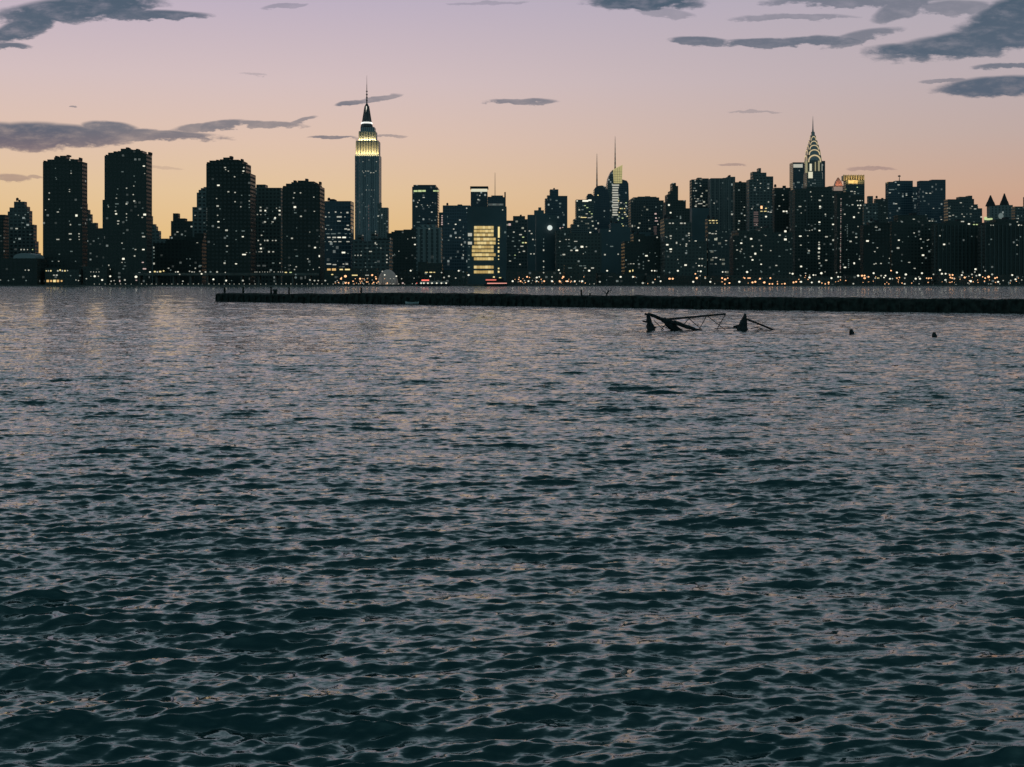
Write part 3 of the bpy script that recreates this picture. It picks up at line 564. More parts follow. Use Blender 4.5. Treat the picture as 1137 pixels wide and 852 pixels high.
# ------------------------------------------------------------------ window lights read off the photo, 8x panels
PAN = {
0: "435 12 14 14w;405 104 10 10w;515 122 30 14w;530 97 14 10d;680 156 20 20b;627 236 18 18w;617 208 10 12d;708 235 28 12d;625 316 30 12w;703 316 18 14w;703 345 12 12w;705 370 14 10w;625 370 26 12w;515 366 36 12w;635 478 24 10d;528 500 14 10d;148 272 24 12w;220 262 16 16d;222 183 16 12d;200 222 24 8d;140 148 14 12d;250 128 12 12d;225 148 14 10d;168 155 12 12d;303 368 16 14w;270 325 24 12d;127 392 16 14d;140 362 10 10d;188 458 12 12w;215 458 12 12w;245 458 12 12w;290 460 14 12g;265 492 14 14w;225 640 14 10w;255 640 24 10w;412 645 12 14y;430 645 12 14w;452 645 14 14y;515 645 14 14w;535 643 14 16y;555 645 14 16w;578 645 14 14y;600 645 14 14w;480 688 20 12w;505 688 22 14w;335 738 26 28a;365 738 26 26a;395 738 26 26y;425 738 26 24a;455 738 26 26a;485 740 26 24y;515 738 26 26a;548 740 20 22a;75 735 14 16d;120 725 20 20d;232 735 12 20d;5 730 12 12w;730 604 60 8k;808 656 10 10w;832 656 10 10w;856 656 10 10w;880 656 10 10w;842 697 26 22b;808 697 12 12w;875 697 14 14w;908 728 28 14b;768 720 18 12w;675 728 16 10w;698 732 14 12w;628 690 12 16d;710 690 30 10d;980 695 26 16b;988 740 20 14w;1015 735 14 14w;1065 740 14 26p;1110 730 26 18w;968 600 12 14w;1097 541 26 20b;1085 573 14 12w;1112 573 14 10d;1110 602 24 8d;1097 628 18 12d;1085 402 16 12w;1100 455 30 8d;1100 313 20 8d;1050 228 24 14w;1052 203 28 14w;1033 143 22 16b;1027 118 14 12w;1040 55 40 10d;1125 55 16 16w;1035 3 16 8w;1125 140 14 16w;1125 172 12 10w;1125 200 12 12d;960 65 12 12d;875 358 14 12d;930 350 10 40k",
142: "57 30 20 18w;150 145 30 20b;128 176 18 12w;132 90 18 10d;140 345 32 14w;132 315 20 10d;138 456 32 16b;68 461 24 14w;60 517 18 18w;133 573 24 12p;148 628 40 14p;72 700 34 26b;75 732 22 12p;230 440 22 18w;232 470 14 14d;232 500 14 14d;232 530 14 14d;232 581 22 18w;441 303 24 12w;566 255 18 14w;617 398 22 10w;524 541 10 12d;553 541 10 12d;553 600 12 12d;645 603 24 10d;600 627 14 14w;690 627 16 12w;664 627 14 10y;597 155 12 10w;197 657 20 14b;240 657 20 14y;262 657 20 16w;288 657 20 14y;318 650 18 16y;362 627 18 12w;380 643 20 12d;425 656 18 14w;445 656 18 14b;460 677 20 14w;548 650 20 14w;570 657 22 10w;590 657 18 8w;640 655 22 12w;655 672 22 14b;690 658 18 18w;735 655 28 12d;793 657 26 12w;760 726 26 18b;489 741 16 14w;866 663 14 14w;873 733 26 16b;1022 732 26 16w;922 736 12 12d;1080 720 12 30k;798 72 22 14w;820 100 20 12d;798 155 18 14w;805 208 28 14b;806 262 26 12w;877 289 26 16w;883 336 16 14d;882 424 20 12w;880 475 18 10d;860 580 18 16w;865 560 16 10d;1022 345 26 14b;1025 293 30 10d;1033 503 40 13b;962 583 28 14b;964 293 16 10d;962 372 16 10d;953 32 14 14w;1004 80 14 14w;1080 30 24 12w;1080 57 22 12d;1080 85 24 12d;1120 85 12 14w;1113 147 20 16w;1098 178 14 16w;1118 415 24 14w;1122 478 20 16w;1120 602 28 8w;1130 657 12 12w;702 88 8 12k;702 106 8 12k;702 124 8 12k;702 142 8 12k;702 160 8 12k;702 178 8 12k;702 196 8 12k;702 240 8 12k;702 296 8 12k",
284: "43 82 20 14w;43 113 20 16w;85 113 24 20b;212 113 22 16b;212 150 20 16w;212 84 16 10d;150 118 10 10d;15 148 16 12w;45 148 12 10w;85 150 12 10d;172 180 20 20b;108 182 14 10d;82 214 20 14w;150 214 26 12w;22 380 18 14w;80 380 10 14w;105 380 20 16w;150 380 16 12w;178 380 16 12w;42 412 18 16w;46 447 24 18b;30 479 16 10w;50 479 16 10w;117 479 18 16w;155 479 20 12w;155 577 24 10d;215 576 24 12w;25 605 44 20k;75 605 44 20k;10 659 10 9w;35 659 10 9w;60 659 10 9w;80 659 10 9w;105 659 10 9w;125 659 10 9w;163 659 12 10w;200 659 12 9w;220 659 12 9w;238 659 10 9w;268 670 22 24y;310 670 22 24g;360 614 18 12w;345 637 16 12w;355 680 18 18d;355 707 30 26d;405 712 28 32k;440 708 16 36k;482 730 20 18w;522 732 20 14w;555 732 18 14w;618 737 20 20w;348 78 24 18b;345 105 14 10d;352 132 26 10d;402 160 20 14w;322 360 20 14w;355 462 30 8k;365 515 28 12d;578 38 28 12w;590 66 14 10w;578 113 30 10w;527 441 24 18b;568 440 16 12d;565 515 28 20b;463 543 20 14w;482 592 10 14d;466 640 14 14d;565 616 28 9w;578 366 52 14b;565 343 16 10d;262 617 14 10d;650 128 20 12w;710 126 18 14w;758 128 12 10w;815 130 20 14w;622 168 14 12w;655 168 16 10d;742 166 66 18w;793 166 12 10w;740 208 52 14w;640 243 34 10d;818 243 24 11w;842 241 24 11w;622 278 14 12w;650 282 12 10d;672 282 12 10w;800 278 30 14w;826 282 28 14w;640 316 38 9d;690 316 50 9d;742 312 30 10d;800 319 30 9d;838 319 28 9d;650 350 44 14w;698 351 44 14w;742 352 44 14b;786 352 40 15b;835 352 24 10d;615 386 14 10d;660 386 44 9w;705 386 40 9w;748 386 30 8w;820 386 36 10w;780 485 46 20b;728 558 10 10d;650 590 44 11w;700 592 44 11w;780 588 22 11w;810 590 26 11w;650 633 40 22a;695 637 40 22a;760 634 48 18y;815 636 60 16y;680 683 20 10y;797 698 32 24o;758 720 22 18o;928 718 24 22o;880 685 60 10y;1035 688 22 18o;1070 720 20 20o;968 730 16 12w;990 690 36 8w;708 745 14 12w;800 757 20 10o;825 757 20 10o;740 755 12 10w;775 758 12 10w;930 757 14 10o;950 755 12 10w;985 78 48 7d;960 180 10 20d;990 120 16 10d;985 150 20 8d;950 335 16 12w;1063 298 14 14w;1063 318 14 10w;1063 400 14 26w;1088 160 18 12w;1086 210 10 8d;1080 444 14 10d;1020 474 30 10w;940 475 10 10d;908 508 14 16w;883 508 10 10w;935 508 12 12w;1005 545 14 8d;1065 575 28 8d;880 575 14 12d;975 612 14 12d;1030 612 14 12d;990 640 14 12d;935 640 10 10d;1125 650 18 14w",
426: "10 685 20 20b;113 695 18 14b;60 716 12 12w;90 716 12 12w;160 716 14 12w;270 714 12 12w;28 510 15 15w;55 510 14 14w;80 510 15 15w;28 542 12 14w;55 542 14 14w;28 574 14 15w;55 574 12 15w;80 574 10 10d;10 228 24 9d;258 353 14 10w;278 353 14 10w;278 414 26 16b;240 648 22 18b;405 275 16 12w;428 128 20 12w;428 200 16 10d;292 78 18 12w;345 78 12 12d;390 65 14 10w;415 65 10 10d;308 215 40 9d;318 160 16 8d;470 165 14 12d;458 198 14 10d;519 155 18 9p;519 171 18 9p;519 187 18 9p;519 203 18 9p;519 219 18 9p;519 235 18 9p;567 165 8 18d;507 333 10 10d;507 362 12 12w;507 388 12 12w;640 233 24 13b;678 195 18 11w;623 276 16 14w;740 90 18 12w;643 352 20 11w;677 352 20 11w;692 415 14 18w;685 293 14 8d;708 262 12 13d;708 325 12 10d;708 365 12 10d;708 433 12 12d;708 470 12 12d;708 508 12 14w;708 541 12 12d;760 365 16 12d;760 433 16 12d;757 508 22 13d;757 545 20 12d;757 615 20 11d;755 688 24 20b;708 656 12 18d;667 648 20 16b;640 714 20 14w;580 698 32 9w;537 704 18 18w;515 662 18 14w;415 697 22 16b;1022 373 14 14y;1022 406 14 14y;1022 437 14 12y;1022 475 16 24y;1022 513 14 14y;1022 545 14 14y;1022 627 14 14y;1022 657 16 18y;1080 305 22 22d;1108 340 16 16d;1120 235 24 22p;1058 108 14 12w;840 14 14 12w;410 584 16 9w;432 584 16 9w;380 663 40 9y;420 663 30 9y;450 663 24 9y;980 700 22 16y;1035 710 22 8y;20 760 12 10w;60 760 12 10w;90 760 12 10w;170 756 18 14p;255 760 10 10w;295 755 10 10r;325 757 10 10w",
568: "432 48 30 20d;430 78 16 12d;455 130 12 12d;432 268 16 16p;455 266 20 16p;340 180 10 10d;20 303 18 12w;80 325 28 11w;120 295 20 12w;160 295 18 12w;178 318 18 10w;103 350 30 13g;190 367 14 12w;215 367 14 12w;12 382 26 12d;70 380 20 10d;102 398 22 13g;126 398 24 13y;30 430 24 14d;92 430 34 11w;110 475 28 13w;210 420 24 12d;172 497 16 14w;200 497 16 14w;75 590 22 16w;285 365 10 12d;285 395 10 14d;285 430 12 14d;285 465 14 18w;285 560 12 14w;285 615 14 14w;285 635 10 12d;285 665 14 16w;475 320 16 24d;485 370 20 9w;510 370 20 9w;430 388 20 10w;425 440 16 16d;570 388 40 9w;510 430 30 11d;570 432 18 12d;626 433 30 20b;666 434 18 13w;553 448 16 8d;532 467 22 13w;580 466 32 16b;657 480 14 14d;465 503 32 16w;440 508 12 12d;500 598 36 10y;540 598 40 11y;580 600 36 9y;615 602 30 8d;650 604 30 7d;520 625 40 8d;655 625 26 12w;420 643 22 14b;432 670 20 14w;690 646 28 20b;640 648 18 10d;720 625 28 12w;700 308 20 12b;750 272 20 11w;770 225 14 16w;872 262 18 10w;872 293 16 13w;1070 250 24 22w;1128 265 22 16b;1135 375 12 22w;830 503 18 15w;948 500 18 15w;890 432 32 10d;985 428 16 12d;1018 550 14 14d;1060 583 20 9w;1085 583 20 9w;985 612 12 10d;1015 612 12 10d;1052 648 20 22y;1078 645 12 22y;850 646 22 18b;970 699 24 20b;1080 702 28 14b;785 745 26 13w;780 693 60 5k;880 698 60 5k;845 728 12 10d;940 735 14 12d;10 738 22 20b;80 738 20 16o;115 732 16 12w;150 738 20 20b;222 738 22 20b;290 738 20 18o;360 738 22 20b;428 738 22 20o;495 738 20 20b;530 740 12 14o;562 738 20 20b;605 738 18 16w;628 740 24 18b;138 702 20 20o;225 705 24 12b;245 700 22 10b;360 700 18 14w;460 702 26 13o;530 702 16 10d;60 745 10 10w;185 732 12 10w",
710: "262 62 24 22b;277 131 22 18b;143 140 20 14p;147 177 18 14p;150 205 32 8p;165 233 16 14w;195 215 20 18w;195 247 22 20b;147 80 18 12d;195 70 14 12d;195 103 12 10d;140 255 34 6f;140 268 34 6f;140 281 34 6f;140 294 34 6f;142 307 30 6f;144 320 26 6f;157 348 16 13w;270 222 24 13w;298 226 18 12w;330 220 18 16b;372 222 24 13w;403 224 22 14w;335 163 14 10d;365 163 14 12d;330 278 14 10d;235 345 36 9d;278 340 22 13w;278 360 18 14w;247 416 24 14b;330 400 18 26w;418 408 16 16w;415 425 14 11w;418 465 14 10d;440 313 18 14w;440 330 18 10w;442 352 14 10d;443 384 18 13w;500 388 28 18b;465 385 14 8d;278 458 28 16b;245 475 18 9d;278 478 22 10w;410 595 24 14b;348 580 14 10d;35 495 18 18d;62 514 28 14b;92 487 14 8d;153 519 18 10d;82 560 18 12w;35 570 14 14d;35 600 14 10d;35 630 14 16d;110 645 18 13b;135 645 18 13b;220 650 14 18d;268 660 24 14d;342 645 26 16b;268 716 28 20o;296 718 26 18o;175 700 20 10d;188 741 20 18b;120 752 26 16w;30 755 32 14w;533 540 16 11w;558 540 18 11w;530 600 22 13b;555 600 16 12w;545 652 28 13b;520 652 16 8w;510 710 30 16o;497 675 20 12o;540 690 16 10w;478 744 26 16b;630 745 24 16b;585 712 24 8w;540 440 18 12d;625 203 26 9y;655 203 28 9y;685 203 22 9y;630 222 20 7y;660 224 22 7y;690 222 16 7y;625 314 22 9w;650 316 24 9w;678 315 24 10w;683 297 13 9w;688 355 14 13w;616 375 12 12d;635 471 34 9d;672 471 34 9d;680 529 28 11w;655 529 16 8w;720 545 14 10w;640 588 36 7k;678 588 22 9w;825 147 22 16w;820 120 16 12d;887 203 20 14w;882 225 18 14d;940 200 24 9d;880 280 22 14w;770 302 12 8d;740 302 12 8d;820 320 20 10d;845 305 14 8w;770 380 28 11w;838 380 30 11w;770 414 20 8d;735 433 14 8d;905 400 22 14b;910 375 12 10d;798 462 16 12d;830 462 14 8d;868 460 20 13w;898 476 24 11w;835 540 18 7d;860 540 18 7d;930 495 14 10d;937 530 14 16d;993 361 22 16b;1005 430 16 14w;1030 494 22 22b;990 523 20 8w;1005 551 22 16b;1083 424 18 14w;1083 460 18 16w;1082 591 20 14b;800 622 16 10d;870 635 16 12d;740 657 20 14b;765 657 18 14w;957 658 32 14b;990 640 18 12d;918 603 14 10d;1085 660 16 20d;735 714 20 18o;762 722 26 22o;785 714 14 12o;735 748 16 12o;800 757 20 16o;760 785 16 8o;888 743 26 20b;975 715 36 9o;935 712 20 10o;1005 750 28 14o;1030 748 24 18o;1072 718 26 12o;1110 752 30 18o;1085 85 20 30o;1125 92 18 10y;1085 118 30 8y;1118 118 30 8y;1010 80 12 26k;1000 98 14 8w;1125 165 22 16b;1122 335 20 12w;505 30 20 10w;540 50 44 8w;575 70 34 8w;500 72 20 12w;560 20 16 8d;665 46 18 13w;520 8 30 8w;640 20 12 10d",
852: "145 118 18 13b;170 118 18 13b;30 127 28 11w;8 121 14 10w;10 35 16 14w;42 78 14 10d;290 76 26 10w;335 25 20 8d;270 105 16 8d;90 100 14 8d;466 20 22 13w;468 75 20 16b;468 92 16 10w;516 146 14 14w;518 162 12 10d;597 35 22 12w;620 88 18 14w;571 178 18 10d;608 178 12 8d;626 178 12 8d;587 233 28 13b;463 217 28 16b;463 233 20 8d;463 288 24 16b;375 288 14 12w;398 286 14 12w;343 290 14 8d;360 290 10 8d;367 235 18 10d;425 235 16 8d;615 276 14 8d;160 295 24 20b;163 342 16 10d;160 371 28 20b;110 330 20 14w;218 357 16 10d;293 340 28 13b;298 421 20 11w;525 346 28 12w;586 375 20 18w;625 360 10 10d;232 463 28 10w;172 463 28 6d;370 469 18 13w;365 487 22 13d;30 469 20 13w;105 520 16 14d;205 495 14 10d;460 395 22 16w;460 415 18 12w;460 432 16 10d;460 448 22 18b;458 483 22 16w;458 520 18 14w;458 537 18 14w;464 577 22 14w;462 630 24 8d;708 58 18 12d;757 60 24 13w;688 143 20 14w;770 168 20 20b;805 65 18 16b;828 65 18 16b;800 22 18 9w;825 22 18 9w;845 22 14 8w;820 93 20 14w;790 318 18 14d;790 350 24 14w;740 385 22 14w;792 403 20 8d;705 457 16 18d;585 460 18 14d;620 468 18 10w;523 555 22 11w;525 500 16 8d;610 560 18 14d;620 590 14 10d;903 205 24 9d;928 205 24 9d;915 215 44 7d;935 245 18 12d;970 260 24 11w;968 287 20 11d;985 287 14 8d;890 380 28 16b;940 398 18 10d;978 443 22 12w;955 476 18 10w;822 545 22 14w;822 515 14 8d;772 580 20 26b;690 615 28 14b;675 590 12 20d;722 550 12 10d;722 567 12 10d;722 584 12 10d;722 601 12 10d;722 618 12 10d;960 135 14 16d;900 125 20 16d;1045 132 30 7d;1075 132 20 7d;1065 180 30 7w;950 590 20 13w;1010 585 16 11w;1085 540 18 12w;1080 575 16 12d;1105 625 24 18o;1100 645 20 12o;80 598 24 14w;225 608 36 10w;300 607 24 18b;105 650 14 10d;200 670 18 14w;225 672 24 16b;340 670 18 14w;297 690 16 10w;410 684 22 14b;430 684 20 12w;375 708 28 18b;480 667 32 16b;27 714 24 14o;350 630 16 10d;630 700 22 13b;650 700 20 12w;570 715 26 16b;232 748 22 18o;256 744 22 16o;300 747 26 16b;395 750 20 20b;460 747 26 15b;545 750 20 18o;20 770 22 11o;45 770 20 11o;90 768 16 10o;155 760 20 16o;130 768 12 10o;515 768 14 10o;545 768 12 10o;615 665 18 16w;807 692 28 20b;842 690 24 18o;864 690 20 16o;865 714 34 12o;900 700 16 14o;945 667 26 16b;960 712 20 9w;985 712 20 9y;1012 692 22 12w;1038 706 18 16b;1050 692 18 18b;1090 720 22 14b;1112 718 20 12w;765 763 26 9w;1045 770 14 7o;1080 770 14 7o",
994: "32 375 24 16b;25 443 26 16w;65 390 14 10d;168 310 18 14w;116 342 12 10d;180 342 12 10d;226 364 18 14w;287 376 18 8w;250 392 18 10d;234 443 18 14w;285 430 14 12d;320 462 16 8d;360 462 24 12d;247 510 24 16b;57 560 14 10d;124 575 28 10w;172 625 24 11w;240 580 16 12d;394 335 22 11w;432 412 28 15b;792 545 20 13w;775 527 14 8d;853 367 18 13d;1083 420 18 14w;1080 372 16 12d;1112 342 14 12d;1083 500 14 10d;737 375 14 10d;680 343 14 10d;598 210 32 11w;655 232 26 16b;850 240 14 12w;872 240 14 12w;700 235 20 9g;725 235 20 9g;700 212 18 8d;583 42 28 11w;225 30 30 10d;260 28 26 10d;305 203 20 10w;330 203 20 10w;330 187 36 8d;410 192 20 9w;440 200 22 8d;485 160 26 8w;515 152 26 8w;480 130 16 8d;465 75 20 12w;490 75 14 8d;165 187 26 10w;1050 155 18 18w;1090 160 16 8d;1065 220 14 12w;1085 215 14 12w;1100 243 20 11b;1122 243 16 9w;1018 230 16 10d;15 664 28 14b;95 682 24 22b;85 714 18 10w;15 710 20 10o;38 708 18 10o;182 716 28 15b;220 720 24 16b;210 702 22 10w;238 667 26 13b;280 714 16 8o;300 712 16 8o;320 712 16 8o;340 680 22 11w;398 641 28 15b;415 674 26 14b;448 675 22 14b;447 730 26 18b;485 683 18 13o;510 684 24 13o;490 708 22 12o;508 710 22 12o;525 716 22 14w;600 652 18 10d;600 665 22 12w;592 683 20 20b;618 707 26 18o;655 695 16 10w;672 738 30 20b;682 680 22 12w;710 632 30 18b;708 660 18 10w;722 692 20 14w;750 686 28 18b;800 645 20 10w;800 712 20 10o;830 700 30 20o;862 682 26 12w;888 712 22 15o;905 708 18 12o;915 748 26 16b;960 735 18 10w;1028 733 22 12w;1040 683 26 16b;1070 722 26 15b;1010 750 22 12d;1125 730 18 10w;85 768 22 15b;215 770 20 6d;830 772 20 8d;860 774 18 7d;1010 775 20 6d"}
# upper windows, photo coordinates
UP = "61.6 187 1.6 1.2d;62 197.4 1.6 1d;79 192.3 1.8 1.3w;77.2 210.5 2 1.2w;77.2 213.2 2 1w;54.8 214.8 1.6 1.2w;92 182.4 2.6 1.7b;95 186 1.6 1.4w;93.2 192.3 3.2 1.7b;95 216 1.2 1.4w;77.7 178 1.4 1.4w;159.8 184.4 3 1.6b;164.8 185.2 3.4 1.6b;165.7 191.8 3.2 1.7b;164 198.4 2.6 1.3w;164.8 206 3 1.5w;136 191 3 1.2d;149 195.5 1.8 1.2d;148.6 206.5 1.7 1.5w;140.6 209 1.8 1.4w;130.8 209.8 1.8 1.2d;148 216.4 1.6 1.4w;166 212 2 1.2w;249.9 186 2.4 1.2w;250.6 188.6 1.6 1.2w;253.6 190 1.6 1.2w;260.5 196.7 1.8 1.4w;270.8 186 1.8 1.8w;270.3 190 3 1.6b;242.5 205.8 3.4 1.8b;253.6 212.8 2.2 1.4w;261 213.5 2 1.4w;268.4 217 1.6 1.2d;277 217 2 1.2d;327 214 2 1.4w;333.7 214.5 2 1.4w;348.5 219 1.8 1.4w;356.6 217.5 3 1.4w;326 219.8 2 1.4w;470.5 219.6 3 1.1w;846.6 190.8 1 1d;841 200 1.6 1w;844.5 203.6 2 1.2w;853 209 2 1w;836 206 1.6 1d;849 212 2 1.2d;840 216 2 1d;891 205.5 1.4 1.4d;860 214 3 1w;869 217 2 1.2w;900 213 1.6 1.4w;913 217.5 1.8 1.4w;925 218.6 1.8 1w;945.5 212.6 3 1w;949 213 3 1.2w;953 215 2.4 1d;990 210.6 8 1.1d;988 214.2 6 1.1w;1013 218.8 4 1w;1021 219.4 4 1w;1016 221 5 1d;1028 214 3 .9d;618 222.6 3 1.6d;640.8 223.2 4 1.6b;650 223.4 8 2.2b;655 222.6 4 1.8b;648 241.6 9 1y;654.6 241.8 7 1w;642.5 231 1.4 1.2k"
def lamp_or_window():
    for x0, s in PAN.items():
        for it in s.split(';'):
            a, b, c, d = it.split(); d, code = d[:-1], d[-1]
            yield x0 + float(a) / 8.007, 220 + float(b) / 8.007, float(c) / 8.007, float(d) / 8.007, code, float(b) >= 640 and float(c) <= 34 and code in 'wbod'
    for it in UP.split(';'):
        a, b, c, d = it.split(); yield float(a), float(b), float(c), float(d[:-1]), d[-1], False
LAMPS = []
for (x, y, w, h, code, lamp) in lamp_or_window():
    if lamp and not 40 <= x <= 70: LAMPS.append((x, y, max(w, h) * .5 + min(w, h) * .3, code))
    else: LIGHTS.append((x, y, w, h, code, None))
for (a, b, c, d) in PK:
    for i in range(7): LIGHTS.append(((a + b) / 2, c + 1.2 + i * 2.5, b - a, 1.7, 'f', None))  # lit panel drawn as stacked glowing strips, not windows
for i in range(39): LIGHTS.append((852 + 655 / 8.007 - i * 0.02, 221.2 + i * 2.13, 1.1, .9, 'pfw'[i % 3 if i % 5 else 0], None))
for i in range(7): LIGHTS.append((852 + 711 / 8.007, 250 + i * 2, 1.3, 1, 'd', None))
# window meshes, one per tint, shared by all copies
def unit_win(mat):
    bm = bmesh.new(); add_box(bm, -.5, .5, -.3, .05, -.5, .5); me = bpy.data.meshes.new('window'); bm.to_mesh(me); bm.free(); me.materials.append(MATS[mat]); return me
WM = {c: unit_win(m) for c, m in CODE.items()}
count = {}; missed = 0
for (x, y, w, h, code, root) in LIGHTS:
    hit = None
    for (Xa, Xb, z0, z1, Yf, r) in FACETS:
        if root is not None and r is not root: continue
        X, Z = W(x, y, Yf)
        if Xa + .3 <= X <= Xb - .3 and z0 <= Z <= z1 - .6 and Z > GZ + .4 and (hit is None or Yf < hit[2]): hit = (X, Z, Yf, r, Xa, Xb)
    if hit is None: missed += 1; continue
    X, Z, Yf, r, Xa, Xb = hit
    if root is not None:      # skip if another building stands in front
        if any(Yf2 < Yf and a <= W(x, y, Yf2)[0] <= b and c <= W(x, y, Yf2)[1] <= d for (a, b, c, d, Yf2, r2) in FACETS if r2 is not r): continue
    k = r.name; count[k] = count.get(k, 0) + 1
    if count[k] > 100: continue
    s = Yf / F
    o = bpy.data.objects.new('window', WM[code]); COL.objects.link(o); o.parent = r
    ww = min(w * s, 2 * (X - Xa), 2 * (Xb - X)); o.location = (X, Yf, round(Z / .6) * .6 if root is None else round(Z / 3.5) * 3.5); k_ = random.uniform(.55, .88); o.scale = (ww * k_, 1, h * s * k_)
print('windows missed', missed, 'most', sorted(count.items(), key=lambda t: -t[1])[:4])

# ------------------------------------------------------------------ lamps on the far bank
def lamp_mesh(hgt, r, mat):
    bm = bmesh.new(); add_bar(bm, (0, 0, 0), (0, 0, hgt - r * .6), .14, .09, 6, 0); add_bar(bm, (0, 0, -.02), (0, 0, .5), .28, .22, 6, 0)
    add_ball(bm, (0, 0, hgt), r, r, r * .85, 1, 8, 6)
    me = bpy.data.meshes.new('street_lamp'); bm.to_mesh(me); bm.free(); me.materials.append(MATS['steel_dark']); me.materials.append(MATS[mat]); return me
rl_ = random.Random(21)
for _ in range(170):
    x = rl_.choice([rl_.uniform(570, 650), rl_.uniform(700, 1137), rl_.uniform(840, 1137), rl_.uniform(372, 432)]); LAMPS.append((x, rl_.choice([rl_.gauss(313.6, .8), rl_.gauss(309.5, 1.6)]), rl_.uniform(.7, 1.3), rl_.choice('ooodw')))
LM = {}
LAB = {'w': ('small white street lamp on the dark far bank', 'white street lamps along the far bank'), 'b': ('bright cream street lamp glowing on the far bank', 'bright cream street lamps along the far bank'),
       'o': ('orange street lamp glowing on the far bank', 'orange street lamps along the far bank'), 'd': ('dim pale street lamp on the dark far bank', 'dim street lamps along the far bank')}
LAMPS.sort(key=lambda t: -t[2]); FEW = bmesh.new()
for i, (x, y, w, code) in enumerate(LAMPS):
    D = 1012 + (i * 7) % 22; X, Z = W(x, y, D); hgt = max(round((Z - GZ) * 2) / 2, .8); r = round(w * D / F * .5, 1)
    if i >= 296:      # the smallest lights beyond three hundred, as one mass
        add_bar(FEW, (X, D, GZ), (X, D, GZ + hgt - .2), .12, .08, 4, 0); add_ball(FEW, (X, D, GZ + hgt), max(r, .3), max(r, .3), max(r, .3) * .85, 2 if code == 'w' else (3 if code == 'd' else 1), 6, 4); continue
    key = (hgt, r, code)
    if key not in LM: LM[key] = lamp_mesh(hgt, max(r, .35), CODE[code])
    o = bpy.data.objects.new('street_lamp', LM[key]); COL.objects.link(o); o.location = (X, D, GZ)
    tag(o, LAB[code][0], 'street lamp', LAB[code][1])
tag(link('street_lamps', FEW, ['steel_dark', 'lit_orange', 'lit_white', 'lit_dim']), kind='stuff')
bm_mesh = lamp_mesh(.85, .38, 'lit_white')
xs_ = [105 + i * 5.75 for i in range(56)] + [430 + i * 6.3 for i in range(6)] + [640, 655, 660, 1005, 1020, 1076, 1100, 1110]
for i, x in enumerate(xs_):
    if i % 13 == 8: continue
    X, Z = W(x + random.uniform(-.6, .6), 315.4, 1003.5); o = bpy.data.objects.new('bollard_lamp', bm_mesh); COL.objects.link(o); o.location = (X, 1003.5, GZ); o.scale = (random.uniform(.8, 1.1),) * 3
    tag(o, 'tiny white bollard light in the row along the far river edge', 'bollard lamp', 'bollard lights along the far river edge')

# ------------------------------------------------------------------ raised road along the bank
pmat('asphalt', (.05, .05, .05), .9, .2, .2, .3); pmat('deck_concrete', (.16, .16, .15), .85, .2, .25, .2)
bm = bmesh.new(); Xa = W(148, 304, 1035)[0]; Xb = W(352, 304, 1035)[0]; zt = W(0, 304.4, 1035)[1]
add_box(bm, Xa, Xb, 1034, 1046, zt - 1.2, zt); add_box(bm, Xa, Xb, 1034, 1034.4, zt + .003, zt + .9); add_box(bm, Xa, Xb, 1045.6, 1046, zt + .003, zt + .9)
x = Xa + 4
while x < Xb: add_box(bm, x, x + 1.2, 1036, 1044, GZ - .3, zt - 1.2); x += 14
tag(link('raised_road', bm, 'deck_concrete'), kind='structure')

# pale dome, vaulted roof
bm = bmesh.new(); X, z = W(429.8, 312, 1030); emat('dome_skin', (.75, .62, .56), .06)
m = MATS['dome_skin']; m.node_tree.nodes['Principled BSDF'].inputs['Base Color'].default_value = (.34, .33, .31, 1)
add_ball(bm, (X, 1036, GZ), 8.6, 8.6, W(0, 299.4, 1030)[1] - GZ, 0, 24, 16, half=True); tag(link('dome', bm, 'dome_skin'), 'pale grey rounded dome on the bank right of the warm lit shed', 'dome')
bm = bmesh.new(); pmat('membrane', (.36, .38, .39), .6); zr = W(0, 287, 1040)[1]; zt = W(0, 281, 1040)[1]; Xa = W(13.5, 287, 1040)[0]; Xb = W(38.5, 287, 1040)[0]
n = 14; A = []; B = []
for i in range(n + 1):
    a = math.pi * i / n; p = ((Xa + Xb) / 2 - math.cos(a) * (Xb - Xa) / 2, zr + math.sin(a) ** .8 * (zt - zr) if 0 < i < n else zr)
    A.append(bm.verts.new((p[0], 1042, p[1]))); B.append(bm.verts.new((p[0], 1062, p[1])))
bm.faces.new(A); bm.faces.new(B[::-1])
for i in range(n): bm.faces.new((A[i], A[i + 1], B[i + 1], B[i]))
link('vaulted_roof', bm, 'membrane', low1)

